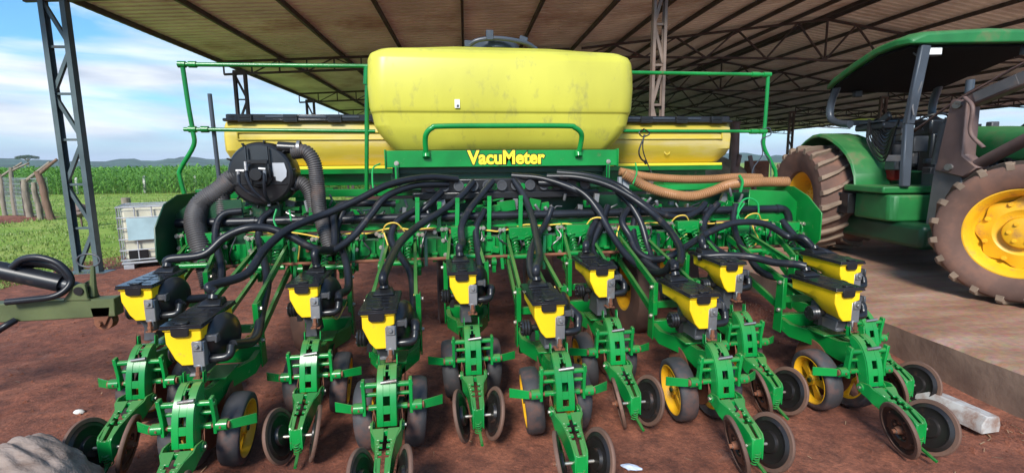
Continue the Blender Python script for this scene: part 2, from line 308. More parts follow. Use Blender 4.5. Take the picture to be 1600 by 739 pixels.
# ================================================================ SETTING
def gh(x, y):     # gentle relief of the dirt yard
    n = noise.noise(V((x*0.5, y*0.5, 3.1)))*0.022 + noise.noise(V((x*1.9, y*1.9, 1.7)))*0.012 + noise.noise(V((x*6, y*6, 5.2)))*0.006
    r = noise.noise(V((x*16, y*16, 9.2)))*0.004
    fall = 0.055*max(-1.0, min(1.0, (y-0.05)/0.45))*0.5
    k = max(0.0, min(1.0, (9-abs(y))/3))*max(0.0, min(1.0, (9-abs(x))/3))
    return ((n+r) + fall)*k
def axis_pts(lo, hi, step, far):
    a = list(np.arange(lo, hi+1e-6, step)); x = hi; s = step
    while x < far: s *= 1.35; x += s; a.append(x)
    b = []; x = lo; s = step
    while x > -far: s *= 1.35; x -= s; b.append(x)
    return b[::-1]+a
def ground():
    xs = axis_pts(-5.6, 4.6, 0.034, 4500); ys = axis_pts(-2.6, 4.0, 0.034, 4500)
    nx, ny = len(xs), len(ys)
    vs = [(x, y, gh(x, y)-0.002) for y in ys for x in xs]
    fs = [(j*nx+i, j*nx+i+1, (j+1)*nx+i+1, (j+1)*nx+i) for j in range(ny-1) for i in range(nx-1)]
    me = bpy.data.meshes.new('ground'); me.from_pydata(vs, [], fs); me.polygons.foreach_set('use_smooth', [True]*len(fs))
    o = bpy.data.objects.new('ground', me); COL.objects.link(o); o['kind'] = 'structure'
    m = bpy.data.materials.new('red_dirt'); m.use_nodes = True; nt = m.node_tree; N = nt.nodes; L = nt.links; b = N['Principled BSDF']
    tc = N.new('ShaderNodeTexCoord')
    def noi(s, d=8, r=0.6, dist=0): n = N.new('ShaderNodeTexNoise'); n.inputs['Scale'].default_value = s; n.inputs['Detail'].default_value = d; n.inputs['Roughness'].default_value = r; n.inputs['Distortion'].default_value = dist; L.new(tc.outputs['Object'], n.inputs['Vector']); return n
    a, c, d, e = noi(0.9), noi(7, 10, 0.7), noi(60, 6, 0.7), noi(2.6, 9, 0.7, 0.8)
    r1 = N.new('ShaderNodeValToRGB'); r1.color_ramp.elements[0].position = 0.33; r1.color_ramp.elements[1].position = 0.68
    r1.color_ramp.elements[0].color = (0.145, 0.044, 0.025, 1); r1.color_ramp.elements[1].color = (0.285, 0.105, 0.060, 1); L.new(a.outputs['Fac'], r1.inputs[0])
    r2 = N.new('ShaderNodeValToRGB'); r2.color_ramp.elements[0].position = 0.36; r2.color_ramp.elements[1].position = 0.66
    r2.color_ramp.elements[0].color = (0.42, 0.38, 0.38, 1); r2.color_ramp.elements[1].color = (1.40, 1.34, 1.28, 1); L.new(c.outputs['Fac'], r2.inputs[0])
    mx = N.new('ShaderNodeMix'); mx.data_type = 'RGBA'; mx.blend_type = 'MULTIPLY'; mx.inputs[0].default_value = 0.8
    L.new(r1.outputs[0], mx.inputs['A']); L.new(r2.outputs[0], mx.inputs['B'])
    r3 = N.new('ShaderNodeValToRGB'); r3.color_ramp.elements[0].position = 0.60; r3.color_ramp.elements[1].position = 0.72; L.new(e.outputs['Fac'], r3.inputs[0])
    g1 = noi(38, 8, 0.8); r4 = N.new('ShaderNodeValToRGB'); r4.color_ramp.elements[0].position = 0.38; r4.color_ramp.elements[1].position = 0.64
    r4.color_ramp.elements[0].color = (0.50, 0.47, 0.46, 1); r4.color_ramp.elements[1].color = (1.35, 1.30, 1.26, 1); L.new(g1.outputs['Fac'], r4.inputs[0])
    mxg = N.new('ShaderNodeMix'); mxg.data_type = 'RGBA'; mxg.blend_type = 'MULTIPLY'; mxg.inputs[0].default_value = 0.75
    L.new(mx.outputs['Result'], mxg.inputs['A']); L.new(r4.outputs[0], mxg.inputs['B']); mx = mxg
    mx2 = N.new('ShaderNodeMix'); mx2.data_type = 'RGBA'; mx2.inputs['B'].default_value = (0.25, 0.135, 0.10, 1)
    mu = N.new('ShaderNodeMath'); mu.operation = 'MULTIPLY'; mu.inputs[1].default_value = 0.55; L.new(r3.outputs[0], mu.inputs[0])
    L.new(mx.outputs['Result'], mx2.inputs['A']); L.new(mu.outputs[0], mx2.inputs['Factor'])
    L.new(mx2.outputs['Result'], b.inputs['Base Color']); b.inputs['Roughness'].default_value = 0.95
    bp = N.new('ShaderNodeBump'); bp.inputs['Strength'].default_value = 0.9; bp.inputs['Distance'].default_value = 0.03
    ad = N.new('ShaderNodeMath'); ad.operation = 'ADD'; m3 = N.new('ShaderNodeMath'); m3.operation = 'MULTIPLY'; m3.inputs[1].default_value = 0.3
    L.new(d.outputs['Fac'], m3.inputs[0]); L.new(c.outputs['Fac'], ad.inputs[0]); L.new(m3.outputs[0], ad.inputs[1])
    L.new(ad.outputs[0], bp.inputs['Height']); L.new(bp.outputs[0], b.inputs['Normal'])
    me.materials.append(m); M['dirt'] = m
ground()
# concrete slab under the tractor side of the shed
def slab():
    H = 0.28; b = MB(); E0 = 3.66
    ds = list(np.arange(-6, 12, 0.12))+[14, 18, 24, 32, 40]
    top, edge, bot = [], [], []
    for d in ds:
        j = 0.012*noise.noise(V((d*1.3, 0.2, 0)))+0.006*noise.noise(V((d*7, 2, 0)))
        top.append(S(E0+0.035+j, d, H)); edge.append(S(E0+j, d, H-0.022+0.01*noise.noise(V((d*4, 5, 0))))); bot.append(S(E0+j*0.5-0.01, d, -0.12))
    far = [S(30, d, H) for d in ds]; n = len(ds)
    b.add(bot+edge+top+far, [(k*n+i, k*n+i+1, (k+1)*n+i+1, (k+1)*n+i) for k in range(3) for i in range(n-1)])
    m = bpy.data.materials.new('dusty_concrete'); m.use_nodes = True; nt = m.node_tree; N = nt.nodes; L = nt.links; bs = N['Principled BSDF']
    tc = N.new('ShaderNodeTexCoord'); mp = N.new('ShaderNodeMapping'); mp.inputs['Scale'].default_value = (0.32, 1.5, 1.0); mp.inputs['Rotation'].default_value = (0,0,0.35)
    L.new(tc.outputs['Object'], mp.inputs['Vector'])
    a = N.new('ShaderNodeTexNoise'); a.inputs['Scale'].default_value = 1.6; a.inputs['Detail'].default_value = 10; a.inputs['Roughness'].default_value = 0.68; L.new(mp.outputs[0], a.inputs['Vector'])
    r = N.new('ShaderNodeValToRGB'); el = r.color_ramp.elements
    el[0].position = 0.30; el[0].color = (0.15, 0.07, 0.042, 1); el[1].position = 0.76; el[1].color = (0.42, 0.285, 0.205, 1)
    x = el.new(0.50); x.color = (0.27, 0.145, 0.09, 1)
    L.new(a.outputs['Fac'], r.inputs[0])
    c = N.new('ShaderNodeTexNoise'); c.inputs['Scale'].default_value = 22; c.inputs['Detail'].default_value = 8; L.new(tc.outputs['Object'], c.inputs['Vector'])
    mx = N.new('ShaderNodeMix'); mx.data_type = 'RGBA'; mx.blend_type = 'OVERLAY'; mx.inputs[0].default_value = 0.5
    L.new(r.outputs[0], mx.inputs['A']); L.new(c.outputs['Color'], mx.inputs['B'])
    # vertical face: dirt-splashed
    ge = N.new('ShaderNodeNewGeometry'); sp = N.new('ShaderNodeSeparateXYZ'); L.new(ge.outputs['Normal'], sp.inputs[0])
    ab = N.new('ShaderNodeMath'); ab.operation = 'ABSOLUTE'; L.new(sp.outputs['Z'], ab.inputs[0])
    ms = N.new('ShaderNodeMapRange'); ms.inputs['From Min'].default_value = 0.3; ms.inputs['From Max'].default_value = 0.8; L.new(ab.outputs[0], ms.inputs['Value'])
    sd_ = N.new('ShaderNodeTexNoise'); sd_.inputs['Scale'].default_value = 3; sd_.inputs['Detail'].default_value = 9; L.new(tc.outputs['Object'], sd_.inputs['Vector'])
    rs = N.new('ShaderNodeValToRGB'); rs.color_ramp.elements[0].position = 0.35; rs.color_ramp.elements[0].color = (0.14, 0.085, 0.062, 1)
    rs.color_ramp.elements[1].position = 0.68; rs.color_ramp.elements[1].color = (0.27, 0.175, 0.125, 1); L.new(sd_.outputs['Fac'], rs.inputs[0])
    m2 = N.new('ShaderNodeMix'); m2.data_type = 'RGBA'; L.new(ms.outputs[0], m2.inputs['Factor']); L.new(rs.outputs[0], m2.inputs['A']); L.new(mx.outputs['Result'], m2.inputs['B'])
    L.new(m2.outputs['Result'], bs.inputs['Base Color']); bs.inputs['Roughness'].default_value = 0.72
    bp = N.new('ShaderNodeBump'); bp.inputs['Strength'].default_value = 0.35; bp.inputs['Distance'].default_value = 0.01; L.new(c.outputs['Fac'], bp.inputs['Height']); L.new(bp.outputs[0], bs.inputs['Normal'])
    o = b.build('concrete_floor', m, smooth=30); o['kind'] = 'structure'
slab()
# grass field and the corn behind it
def grass_sheet():
    b = MB()
    ds = [7.0+0.25*i for i in range(100)]+[34, 40, 60, 120, 400, 1200, 3500]
    inner = []; outer = []
    for d in ds:
        e = -5.75+0.35*noise.noise(V((d*0.8, 1, 0)))+0.12*noise.noise(V((d*3, 1, 0)))
        if d < 9: e -= (9-d)*0.55
        if d > 33: e = 30 + (d-33)*2
        inner.append(S(e, d, 0.012)); outer.append(S(-60-d*3, d+0.0, 0.012))
    n = len(ds)
    b.add(inner+outer, [(i, i+1, n+i+1, n+i) for i in range(n-1)])
    m = bpy.data.materials.new('pasture_grass'); m.use_nodes = True; nt = m.node_tree; N = nt.nodes; L = nt.links; bs = N['Principled BSDF']
    tc = N.new('ShaderNodeTexCoord')
    a = N.new('ShaderNodeTexNoise'); a.inputs['Scale'].default_value = 0.45; a.inputs['Detail'].default_value = 10; a.inputs['Roughness'].default_value = 0.7; L.new(tc.outputs['Object'], a.inputs['Vector'])
    r = N.new('ShaderNodeValToRGB'); el = r.color_ramp.elements; el[0].position = 0.33; el[0].color = (0.10, 0.19, 0.03, 1); el[1].position = 0.68; el[1].color = (0.32, 0.34, 0.10, 1)
    x = el.new(0.5); x.color = (0.19, 0.29, 0.05, 1)
    L.new(a.outputs['Fac'], r.inputs[0])
    c = N.new('ShaderNodeTexNoise'); c.inputs['Scale'].default_value = 9; c.inputs['Detail'].default_value = 9; c.inputs['Roughness'].default_value = 0.75; L.new(tc.outputs['Object'], c.inputs['Vector'])
    mx = N.new('ShaderNodeMix'); mx.data_type = 'RGBA'; mx.blend_type = 'OVERLAY'; mx.inputs[0].default_value = 0.55; L.new(r.outputs[0], mx.inputs['A']); L.new(c.outputs['Fac'], mx.inputs['B'])
    L.new(mx.outputs['Result'], bs.inputs['Base Color']); bs.inputs['Roughness'].default_value = 1.0; bs.inputs['Specular IOR Level'].default_value = 0.1
    o = b.build('grass_field', m, smooth=0); o['kind'] = 'structure'
grass_sheet()
def leafmat(name, a_, b_):
    m = bpy.data.materials.new(name); m.use_nodes = True; nt = m.node_tree; N = nt.nodes; L = nt.links; bs = N['Principled BSDF']
    ge = N.new('ShaderNodeNewGeometry'); mx = N.new('ShaderNodeMix'); mx.data_type = 'RGBA'
    mx.inputs['A'].default_value = a_+(1,); mx.inputs['B'].default_value = b_+(1,); L.new(ge.outputs['Random Per Island'], mx.inputs['Factor'])
    L.new(mx.outputs['Result'], bs.inputs['Base Color']); bs.inputs['Roughness'].default_value = 0.55
    tr = N.new('ShaderNodeBsdfTranslucent'); L.new(mx.outputs['Result'], tr.inputs['Color']); ms = N.new('ShaderNodeMixShader'); ms.inputs[0].default_value = 0.3
    L.new(bs.outputs[0], ms.inputs[1]); L.new(tr.outputs[0], ms.inputs[2]); L.new(ms.outputs[0], N['Material Output'].inputs['Surface'])
    return m
M['corn'] = leafmat('corn_leaf', (0.07, 0.21, 0.02), (0.17, 0.36, 0.05))
M['blade'] = leafmat('grass_blade', (0.12, 0.22, 0.035), (0.32, 0.36, 0.11))
M['crown'] = leafmat('tree_leaf', (0.03, 0.07, 0.018), (0.06, 0.11, 0.03))
def corn():
    vs = []; fs = []
    rows = [33.6+0.75*i for i in range(7)]+[39+1.6*i for i in range(14)]+[63+5*i for i in range(16)]
    for ri, d in enumerate(rows):
        st = 0.30 if d < 39 else (0.55 if d < 62 else 1.3)
        for e in np.arange(-30-d*0.75, -3, st):
            e = e+random.uniform(-.1,.1)*st/0.3; dd = d+random.uniform(-.14,.14); h = random.uniform(1.62, 1.98)*(1+0.05*noise.noise(V((e*0.2, dd*0.2, 0))))
            wd = 0.045 if d < 39 else (0.07 if d < 62 else 0.15)
            nl = 12 if d < 39 else 8
            o = len(vs)
            p0 = S(e, dd, 0); vs += [(p0.x-.015, p0.y, 0), (p0.x+.015, p0.y, 0), (p0.x, p0.y, h*0.95)]; fs.append((o, o+1, o+2))
            for k in range(nl):
                z0 = h*(0.12+0.80*k/nl)+random.uniform(-.05,.05); a = random.uniform(0, 2*PI) if k % 2 else random.uniform(0, 2*PI)
                ln = random.uniform(.35, .62)*(1.0 if k < nl*0.7 else 0.75); up = random.uniform(.18, .42)*(1.2 if k > nl*.6 else .8)
                dx, dy = math.cos(a), math.sin(a); o = len(vs)
                for t, wz in ((0, .5), (.4, 1), (.75, .7)):
                    x = p0.x+dx*ln*t; y = p0.y+dy*ln*t; z = z0+up*t-0.75*ln*t*t
                    vs += [(x-dy*wd*wz, y+dx*wd*wz, z), (x+dy*wd*wz, y-dx*wd*wz, z)]
                vs.append((p0.x+dx*ln, p0.y+dy*ln, z0+up-0.8*ln))
                fs += [(o, o+1, o+3, o+2), (o+2, o+3, o+5, o+4), (o+4, o+5, o+6)]
    me = bpy.data.meshes.new('corn_field'); me.from_pydata(vs, [], fs); me.materials.append(M['corn'])
    o = bpy.data.objects.new('corn_field', me); COL.objects.link(o); tag(o, 'tall green maize crop filling the field behind the pasture', 'maize', kind='stuff')
corn()
def haze():
    b = MB(); b.box((0, 2000, 59), (9000, 9000, 122)); o = b.build('haze', None); 
    m = bpy.data.materials.new('haze'); m.use_nodes = True; nt = m.node_tree; nt.nodes.remove(nt.nodes['Principled BSDF'])
    v = nt.nodes.new('ShaderNodeVolumePrincipled'); v.inputs['Density'].default_value = 0.00030; v.inputs['Color'].default_value = (0.80, 0.88, 1.0, 1)
    nt.links.new(v.outputs[0], nt.nodes['Material Output'].inputs['Volume']); o.data.materials.append(m); o['kind'] = 'stuff'
    tag(o, 'thin bluish haze over the distant fields', 'haze')
haze()
def grass_blades():
    vs = []; fs = []
    for i in range(52000):
        d = 7.2+27*random.random()**2.3; e = -5.6-(d*0.85+2)*random.random()
        lim = -5.75+0.35*noise.noise(V((d*0.8, 1, 0)))
        if d < 9: lim -= (9-d)*0.55
        if e > lim+0.12 or noise.noise(V((e*0.6, d*0.6, 4))) < -0.28: continue
        tall = 1+1.3*max(0, noise.noise(V((e*0.9, d*0.9, 7))))
        p = S(e, d, 0.0); h = random.uniform(.025, .075)*tall; a = random.uniform(0, PI); wd = random.uniform(.006, .013)*(1+d/14)
        lx, ly = random.uniform(-.04,.04), random.uniform(-.04,.04); o = len(vs)
        vs += [(p.x-math.cos(a)*wd, p.y-math.sin(a)*wd, 0), (p.x+math.cos(a)*wd, p.y+math.sin(a)*wd, 0), (p.x+lx, p.y+ly, h)]; fs.append((o, o+1, o+2))
    me = bpy.data.meshes.new('pasture_grass'); me.from_pydata(vs, [], fs); me.materials.append(M['blade'])
    o = bpy.data.objects.new('pasture_grass', me); COL.objects.link(o); tag(o, 'short green pasture grass beside the shed', 'grass', kind='stuff')
grass_blades()
def hills():
    b = MB(); n = 260; rings = []
    for dist, hh in ((700, 0.0), (1000, 1.0), (1400, 0.85), (2200, 0.0)):
        rg = []
        for i in range(n):
            a = -1.25+2.3*i/(n-1)
            h = 13+11*noise.noise(V((a*5.5, dist*0.001, 0)))+4.5*noise.noise(V((a*24, dist*0.01, 2)))+2.2*noise.noise(V((a*90, 3, dist*0.01)))
            h += 9*math.exp(-((a+0.80)/0.09)**2)
            p = SE*math.sin(a)*dist+SD*math.cos(a)*dist
            rg.append(V((CAM.x+p.x, CAM.y+p.y, h*hh*dist/1000)))
        rings.append(rg)
    b.loft(rings, False, False)
    m = mat('distant_wooded_hills', (0.045, 0.085, 0.06), 1.0, var=0.35, var_scale=0.02, gen='Object', spec=0.05)
    o = b.build('hills', m, smooth=60); o['kind'] = 'structure'
hills()
def flat_tree(e, d, h, label):
    t = thing('tree', label, 'tree', S(e, d, 0))
    b = MB(); b.tube([(0,0,0),(0.3,0,h*.3),(0,.2,h*.62)], .5, 8, radfn=lambda i, n: .55-.25*i/n)
    for k in range(7):
        a = k*0.9; b.tube([(0,.2,h*.58),(math.cos(a)*h*.2, math.sin(a)*h*.2, h*.78),(math.cos(a)*h*.42, math.sin(a)*h*.42, h*.9)], .2, 6, radfn=lambda i, n: .25-.18*i/n)
    b.build('trunk', 'wood', t)
    vs = []; fs = []
    for k in range(4200):
        a = random.uniform(0, 2*PI); r = h*.55*math.sqrt(random.random()); c = V((math.cos(a)*r, math.sin(a)*r, h*(.9+.07*random.uniform(-1,1)-.12*(r/(h*.55))**2)))
        if noise.noise(c*0.35) < -0.12: continue
        o = len(vs); s_ = random.uniform(.25,.55)
        for q in range(3): vs.append(tuple(c+V((random.uniform(-1,1), random.uniform(-1,1), random.uniform(-.5,.5)))*s_))
        fs.append((o, o+1, o+2))
    me = bpy.data.meshes.new('crown'); me.from_pydata(vs, [], fs); me.materials.append(M['crown'])
    o = bpy.data.objects.new('crown', me); COL.objects.link(o); o.parent = t
flat_tree(-262, 330, 9.8, 'lone flat-topped tree on the skyline at far left')
# ================================================================ SHED
PANEL_D0, PANEL_D1 = 6.9, 44.0
def roof_z(e):
    K = [(-6.75, 4.50), (3.2, 4.95), (10.7, 5.86), (18.2, 4.70), (27.0, 4.25)]
    for (a, za), (b_, zb) in zip(K, K[1:]):
        if e <= b_: return za+(zb-za)*(e-a)/(b_-a)
    return K[-1][1]
def shed():
    t = thing('farm_shed', 'open steel farm shed with corrugated roof, roof trusses and lattice columns', 'shed', S(0, 8.4, 0))
    inv = Matrix.Translation(-t.location)
    def fin(b, name, m, bevel=0, smooth=30, label=None):
        b.v = [tuple(inv @ V(p)) for p in b.v]; return b.build(name, m, t, bevel, smooth, label, whole=True)
    for nm, (e0, e1), lab in (('roof_sheet', (-6.75, 3.2), None), ('roof_sheet', (3.2, 10.7), None), ('roof_sheet', (10.7, 18.2), None), ('roof_sheet', (18.2, 27.0), None)):
        b = MB(); per = 0.23; A = 0.030; ds = []
        d = PANEL_D0
        while d < PANEL_D1: ds += [(d, 0), (d+per*.54, 0), (d+per*.64, A*2), (d+per*.88, A*2), (d+per*.97, 0)]; d += per
        n = len(ds); cols = [e0-(0.12 if e0 < -6 else 0.0), e0+(e1-e0)*.33, e0+(e1-e0)*.66, e1]
        vs = []
        for e in cols: vs += [S(e, dd, roof_z(max(e, -6.75))+0.055+az) for dd, az in ds]
        b.add(vs, [(k*n+i, k*n+i+1, (k+1)*n+i+1, (k+1)*n+i) for k in range(3) for i in range(n-1)])
        o = fin(b, nm, 'roof', smooth=0)
        so = o.modifiers.new('thickness', 'SOLIDIFY'); so.thickness = 0.003; so.offset = 1
    es = [-6.6, -4.95, -3.3, -1.65, 0.0, 1.6, 3.15, 4.5, 5.75, 7.0, 8.25, 9.5, 10.55, 10.85, 12.1, 13.35, 14.6, 15.9, 17.1, 18.25, 19.9, 21.6, 23.4, 25.2, 26.8]
    for e in es:
        b = MB(); z = roof_z(e); b.bar(S(e, PANEL_D0, z), S(e, PANEL_D1, z), 0.055, 0.10); fin(b, 'purlin', 'trusty')
    def truss(d, kind):
        b = MB()
        if kind == 'left': pts = np.linspace(-6.4, 3.0, 14); zb = lambda e: roof_z(e)-0.40+0.0*e
        elif kind == 'main': pts = np.linspace(3.35, 18.05, 17); zb = lambda e: 4.62+0.05*(1 if e < 10.7 else 0)
        else: pts = np.linspace(18.3, 26.6, 12); zb = lambda e: roof_z(e)-0.40
        zt = lambda e: roof_z(e)-0.075
        for a, c in zip(pts, pts[1:]):
            b.bar(S(a, d, zt(a)), S(c, d, zt(c)), 0.075, 0.06)
            b.bar(S(a, d, zb(a)), S(c, d, zb(c)), 0.065, 0.055)
        for i, (a, c) in enumerate(zip(pts, pts[1:])):
            w_ = 0.045
            if kind == 'main':
                if zt(a)-zb(a) < 0.12 and zt(c)-zb(c) < 0.12: continue
                b.bar(S(a, d, zb(a) if i % 2 == 0 else zt(a)), S(c, d, zt(c) if i % 2 == 0 else zb(c)), w_, w_)
                if abs(a-10.7) < 0.5: b.bar(S(10.7, d, zb(10.7)), S(10.7, d, zt(10.7)), w_, w_)
            else:
                b.bar(S(a, d, zb(a)), S(a, d, zt(a)), 0.035, 0.035, (1,0,0))
                b.bar(S(a, d, zb(a) if i % 2 else zt(a)), S(c, d, zt(c) if i % 2 else zb(c)), 0.03, 0.03)
        fin(b, 'roof_truss', 'trusty')
    for d in (8.4, 14.6, 20.8, 27.0, 33.2, 39.4):
        for k in ('left', 'main', 'right'): truss(d, k)
    def column(e, d, m, z0, w_=0.42, c=0.085, name='lattice_column', top=None, label=None):
        b = MB(); zt = (top or roof_z(e)-0.35); hw = w_/2-c/2
        for s_ in (-1, 1):
            # two back-to-back channels: web plus flanges
            b.bar(S(e+s_*hw, d, z0), S(e+s_*hw, d, zt), c*.16, 0.11, (SD.x, SD.y, 0))
            for q in (-1, 1): b.bar(S(e+s_*(hw-c*.42), d+q*0.052, z0), S(e+s_*(hw-c*.42), d+q*0.052, zt), c, 0.008, (SD.x, SD.y, 0))
        n = max(3, int(round((zt-z0)/0.66))); st = (zt-z0-0.1)/n
        for i in range(n):
            za = z0+0.06+i*st; zb = za+st
            b.bar(S(e-hw, d, za), S(e+hw, d, za), 0.035, 0.035)
            x0, x1 = (e-hw+.03, e+hw-.03) if i % 2 == 0 else (e+hw-.03, e-hw+.03)
            b.bar(S(x0, d, za+.03), S(x1, d, zb-.03), 0.05, 0.05)
        b.bar(S(e-hw, d, zt), S(e+hw, d, zt), 0.10, 0.08)
        b.box(S(e, d, z0+0.02), (w_+.2, .3, .04), Matrix.Rotation(-_p, 3, 'Z'))
        fin(b, name, m, label=label)
    column(-6.0, 8.4, 'steelp', 0.0, 0.43, 0.072, label='grey-blue lattice column nearest the camera at the left edge')
    for d in (14.6, 20.8, 27.0, 33.2, 39.4): column(-6.0, d, 'trusty', 0.0, 0.40, 0.07)
    for d in (8.4,): column(3.22, d, 'postst', 0, 0.27, 0.048)
    for d in (14.6, 20.8, 27.0, 33.2, 39.4): column(3.22, d, 'postst', 0.0, 0.27, 0.05)
    for d in (8.4, 14.6, 20.8, 27.0, 33.2, 39.4): column(18.1, d, 'postst', 0.28, 0.40, 0.09)
    return t
shed()
# ================================================================ PLANTER
PL = thing('planter', 'green row-crop planter with eleven row units, yellow tanks and black hoses', 'planter', (0, 0, 0))
def loft_x(secs):   # secs: (y, xa, xb, ztop, zbot) -> box-like strip between xa and xb
    return [[V((xa, y, zb)), V((xb, y, zb)), V((xb, y, zt)), V((xa, y, zt))] for y, xa, xb, zt, zb in secs]
def make_unit(Zl, reach, parent):
    """one row unit. origin: unit centre line, y=0 at the hopper lid's rear edge, z=0 at the soil. reach = y of the toolbar"""
    b = MB()
    sec = [(.53, .165, .46, .56), (.40, .150, .41, .525), (.24, .050, .385, .51), (.06, .046, .36, .51), (-.04, .043, .36, .535)]
    sec = [(y, x, zb+0, zt-.02) for y, x, zb, zt in sec]
    for s_ in (-1, 1):
        rings = []
        for y, x, zb, zt in sec:
            rings.append([V((s_*(x-.005), y, zb)), V((s_*(x+.005), y, zb)), V((s_*(x+.005), y, zt)), V((s_*(x-.005), y, zt))])
        b.loft(rings)
        # stiffening flange along the top
        b.loft([[V((s_*(x-.030), y, zt-.008)), V((s_*(x+.006), y, zt-.008)), V((s_*(x+.006), y, zt+.002)), V((s_*(x-.030), y, zt+.002))] for y, x, zb, zt in sec])
        # upright bracket carrying the parallel arms
        zt = Zl-.035
        b.prism([(s_*.165, .47, .42), (s_*.165, .56, .42), (s_*.165, .54, zt), (s_*.165, .465, zt)], (s_*.010, 0, 0))
        b.bar((s_*.158, .47, .60), (s_*.158, .47, zt), .03, .008, (0,1,0))
    b.bar((-.16, .52, .50), (.16, .52, .50), .05, .10)
    b.bar((-.16, .535, .66), (.16, .535, .66), .03, .05)
    b.bar((-.09, .24, .50), (.09, .24, .50), .20, .012)
    b.cyl((-.04, .36, .24), (.04, .36, .24), .028, 12); b.bar((0, .36, .24), (0, .34, .42), .05, .05, (0,1,0))
    root = b.build('row_unit', 'green', parent, bevel=.002)
    P = lambda bb, n, m, **k: bb.build(n, m, root, **k)
    # head casting: curved slotted plate with two side walls
    path = spline([(0, -.00, .560), (0, -.06, .560), (0, -.12, .522), (0, -.165, .45), (0, -.19, .36), (0, -.20, .285)], 8)
    def strip(x0, x1, i0, i1, th=.010, dep=0):
        rg = []
        for i in range(i0, i1+1):
            p = path[i]; t = (path[min(i+1, len(path)-1)]-path[max(i-1, 0)]).normalized(); nrm = V((0, t.z, -t.y))
            if nrm.y > 0: nrm = -nrm
            q = p+nrm*dep; rg.append([q+V((x0,0,0)), q+V((x1,0,0)), q+V((x1,0,0))+nrm*th, q+V((x0,0,0))+nrm*th])
        h.loft(rg)
    h = MB(); n = len(path)-1
    strip(-.052, -.018, 0, n); strip(.018, .052, 0, n)
    for i0, i1 in ((0, 3), (11, 12), (19, 25), (29, 33), (37, 40)): strip(-.0185, .0185, i0, i1, .008)
    strip(-.0185, -.009, 3, 11, .007); strip(.009, .0185, 3, 11, .007); strip(-.0185, -.008, 12, 15, .007); strip(.008, .0185, 12, 15, .007)
    for s_ in (-1, 1):
        rg = []
        for i in range(0, n+1, 2):
            p = path[i]; t = (path[min(i+1, n)]-path[max(i-1, 0)]).normalized(); nrm = V((0, t.z, -t.y))
            if nrm.y > 0: nrm = -nrm
            dpt = .055 if i < 12 else .07
            a = p+V((s_*.046, 0, 0)); c = a-nrm*dpt
            rg.append([a, a+V((s_*.008, 0, 0)), c+V((s_*.008, 0, 0)), c])
        h.loft(rg)
    h.bar((0, -.03, .45), (0, -.03, .33), .07, .10, (0,1,0))
    P(h, 'head_casting', 'green2', bevel=.0018)
    # notched adjuster inside the slot
    a = MB()
    for i in range(6): a.bar((-.014, -.035-.004*i, .555-.022*i), (.014, -.035-.004*i, .555-.022*i), .012, .010)
    a.bar((0, -.02, .56), (0, -.045, .43), .034, .006); P(a, 'depth_notches', 'dgreen', whole=True)
    # cross rods with end levers
    for z_, y_, r_, x_ in ((.487, -.125, .0155, .140), (.425, -.105, .0115, .125)):
        r = MB(); r.cyl((-x_, y_, z_), (-.045, y_, z_), r_, 12); r.cyl((.045, y_, z_), (x_, y_, z_), r_, 12)
        P(r, 'cross_rod', 'green2')
    for s_ in (-1, 1):
        l = MB(); l.prism([(s_*.118, -.15, .52), (s_*.118, -.115, .525), (s_*.118, -.09, .37), (s_*.118, -.08, .315), (s_*.118, -.135, .315), (s_*.118, -.132, .40)], (s_*.018, 0, 0))
        P(l, 'gauge_lever', 'green2', bevel=.002)
        l = MB(); l.cyl((s_*.045, -.11, .352), (s_*.105, -.11, .352), .017, 12); l.cyl((s_*.13, -.11, .352), (s_*.185, -.11, .352), .030, 14)
        P(l, 'arm_boss', 'green2', bevel=.001)
        l = MB(); l.cyl((s_*.068, -.112, .352), (s_*.122, -.112, .352), .012, 10); l.cyl((s_*.183, -.11, .352), (s_*.196, -.11, .352), .021, 14); l.bolt((s_*.155, -.137, .352), (0,-1,0), .006, .006)
        l.tube([(s_*.075,-.13,.35),(s_*.08,-.15,.31),(s_*.075,-.15,.26),(s_*.068,-.145,.30),(s_*.075,-.13,.345)], .0025, 6)
        P(l, 'boss_ring', 'rust')
        l = MB(); l.loft([[V((s_*x, y-.004, z-h_)), V((s_*x, y+.004, z-h_)), V((s_*x, y+.004, z+h_)), V((s_*x, y-.004, z+h_))] for x, y, z, h_ in ((.188, -.113, .352, .024), (.215, -.10, .350, .026), (.300, -.03, .335, .029))])
        P(l, 'scraper_arm', 'green2', bevel=.0015)
    t_ = MB(); t_.cyl((-.03, -.150, .508), (.055, -.156, .518), .0085, 10, r2=.011); t_.cyl((.01,-.10,.50), (.01,-.15,.51), .008, 8); P(t_, 'depth_handle', 'steel')
    # gauge wheels
    for s_ in (-1, 1):
        c = V((s_*.135, .13, .200)); ax = V((s_*1.0, .06*1, -.10)).normalized()
        w2 = .055
        prof = [(.150, -w2*.8), (.190, -w2), (.200, -w2*.85), (.2045, -w2*.4), (.205, 0), (.2045, w2*.4), (.198, w2*.9), (.186, w2*1.02), (.160, w2*.95), (.150, w2*.7)]
        g = MB(); g.lathe(prof, c, ax, 44, closed=True); P(g, 'gauge_tyre', 'tyre', smooth=50)
        g = MB(); g.lathe([(.152, -w2*.7), (.152, w2*.72), (.163, w2*.98), (.158, w2*1.0), (.143, w2*.6), (.138, w2*.2), (.138, -w2*.7)], c, ax, 44, closed=True)
        q = ax.to_track_quat('Z', 'Y')
        for k in range(5):
            an = k*2*PI/5; d1 = q @ V((math.cos(an), math.sin(an), 0)); d2 = q @ V((-math.sin(an), math.cos(an), 0))
            g.loft([[c+d1*r_+d2*ww+ax*o1, c+d1*r_-d2*ww+ax*o1, c+d1*r_-d2*ww+ax*(o1-.012), c+d1*r_+d2*ww+ax*(o1-.012)] for r_, ww, o1 in ((.03, .020, .03), (.09, .026, .022), (.142, .042, .012))])
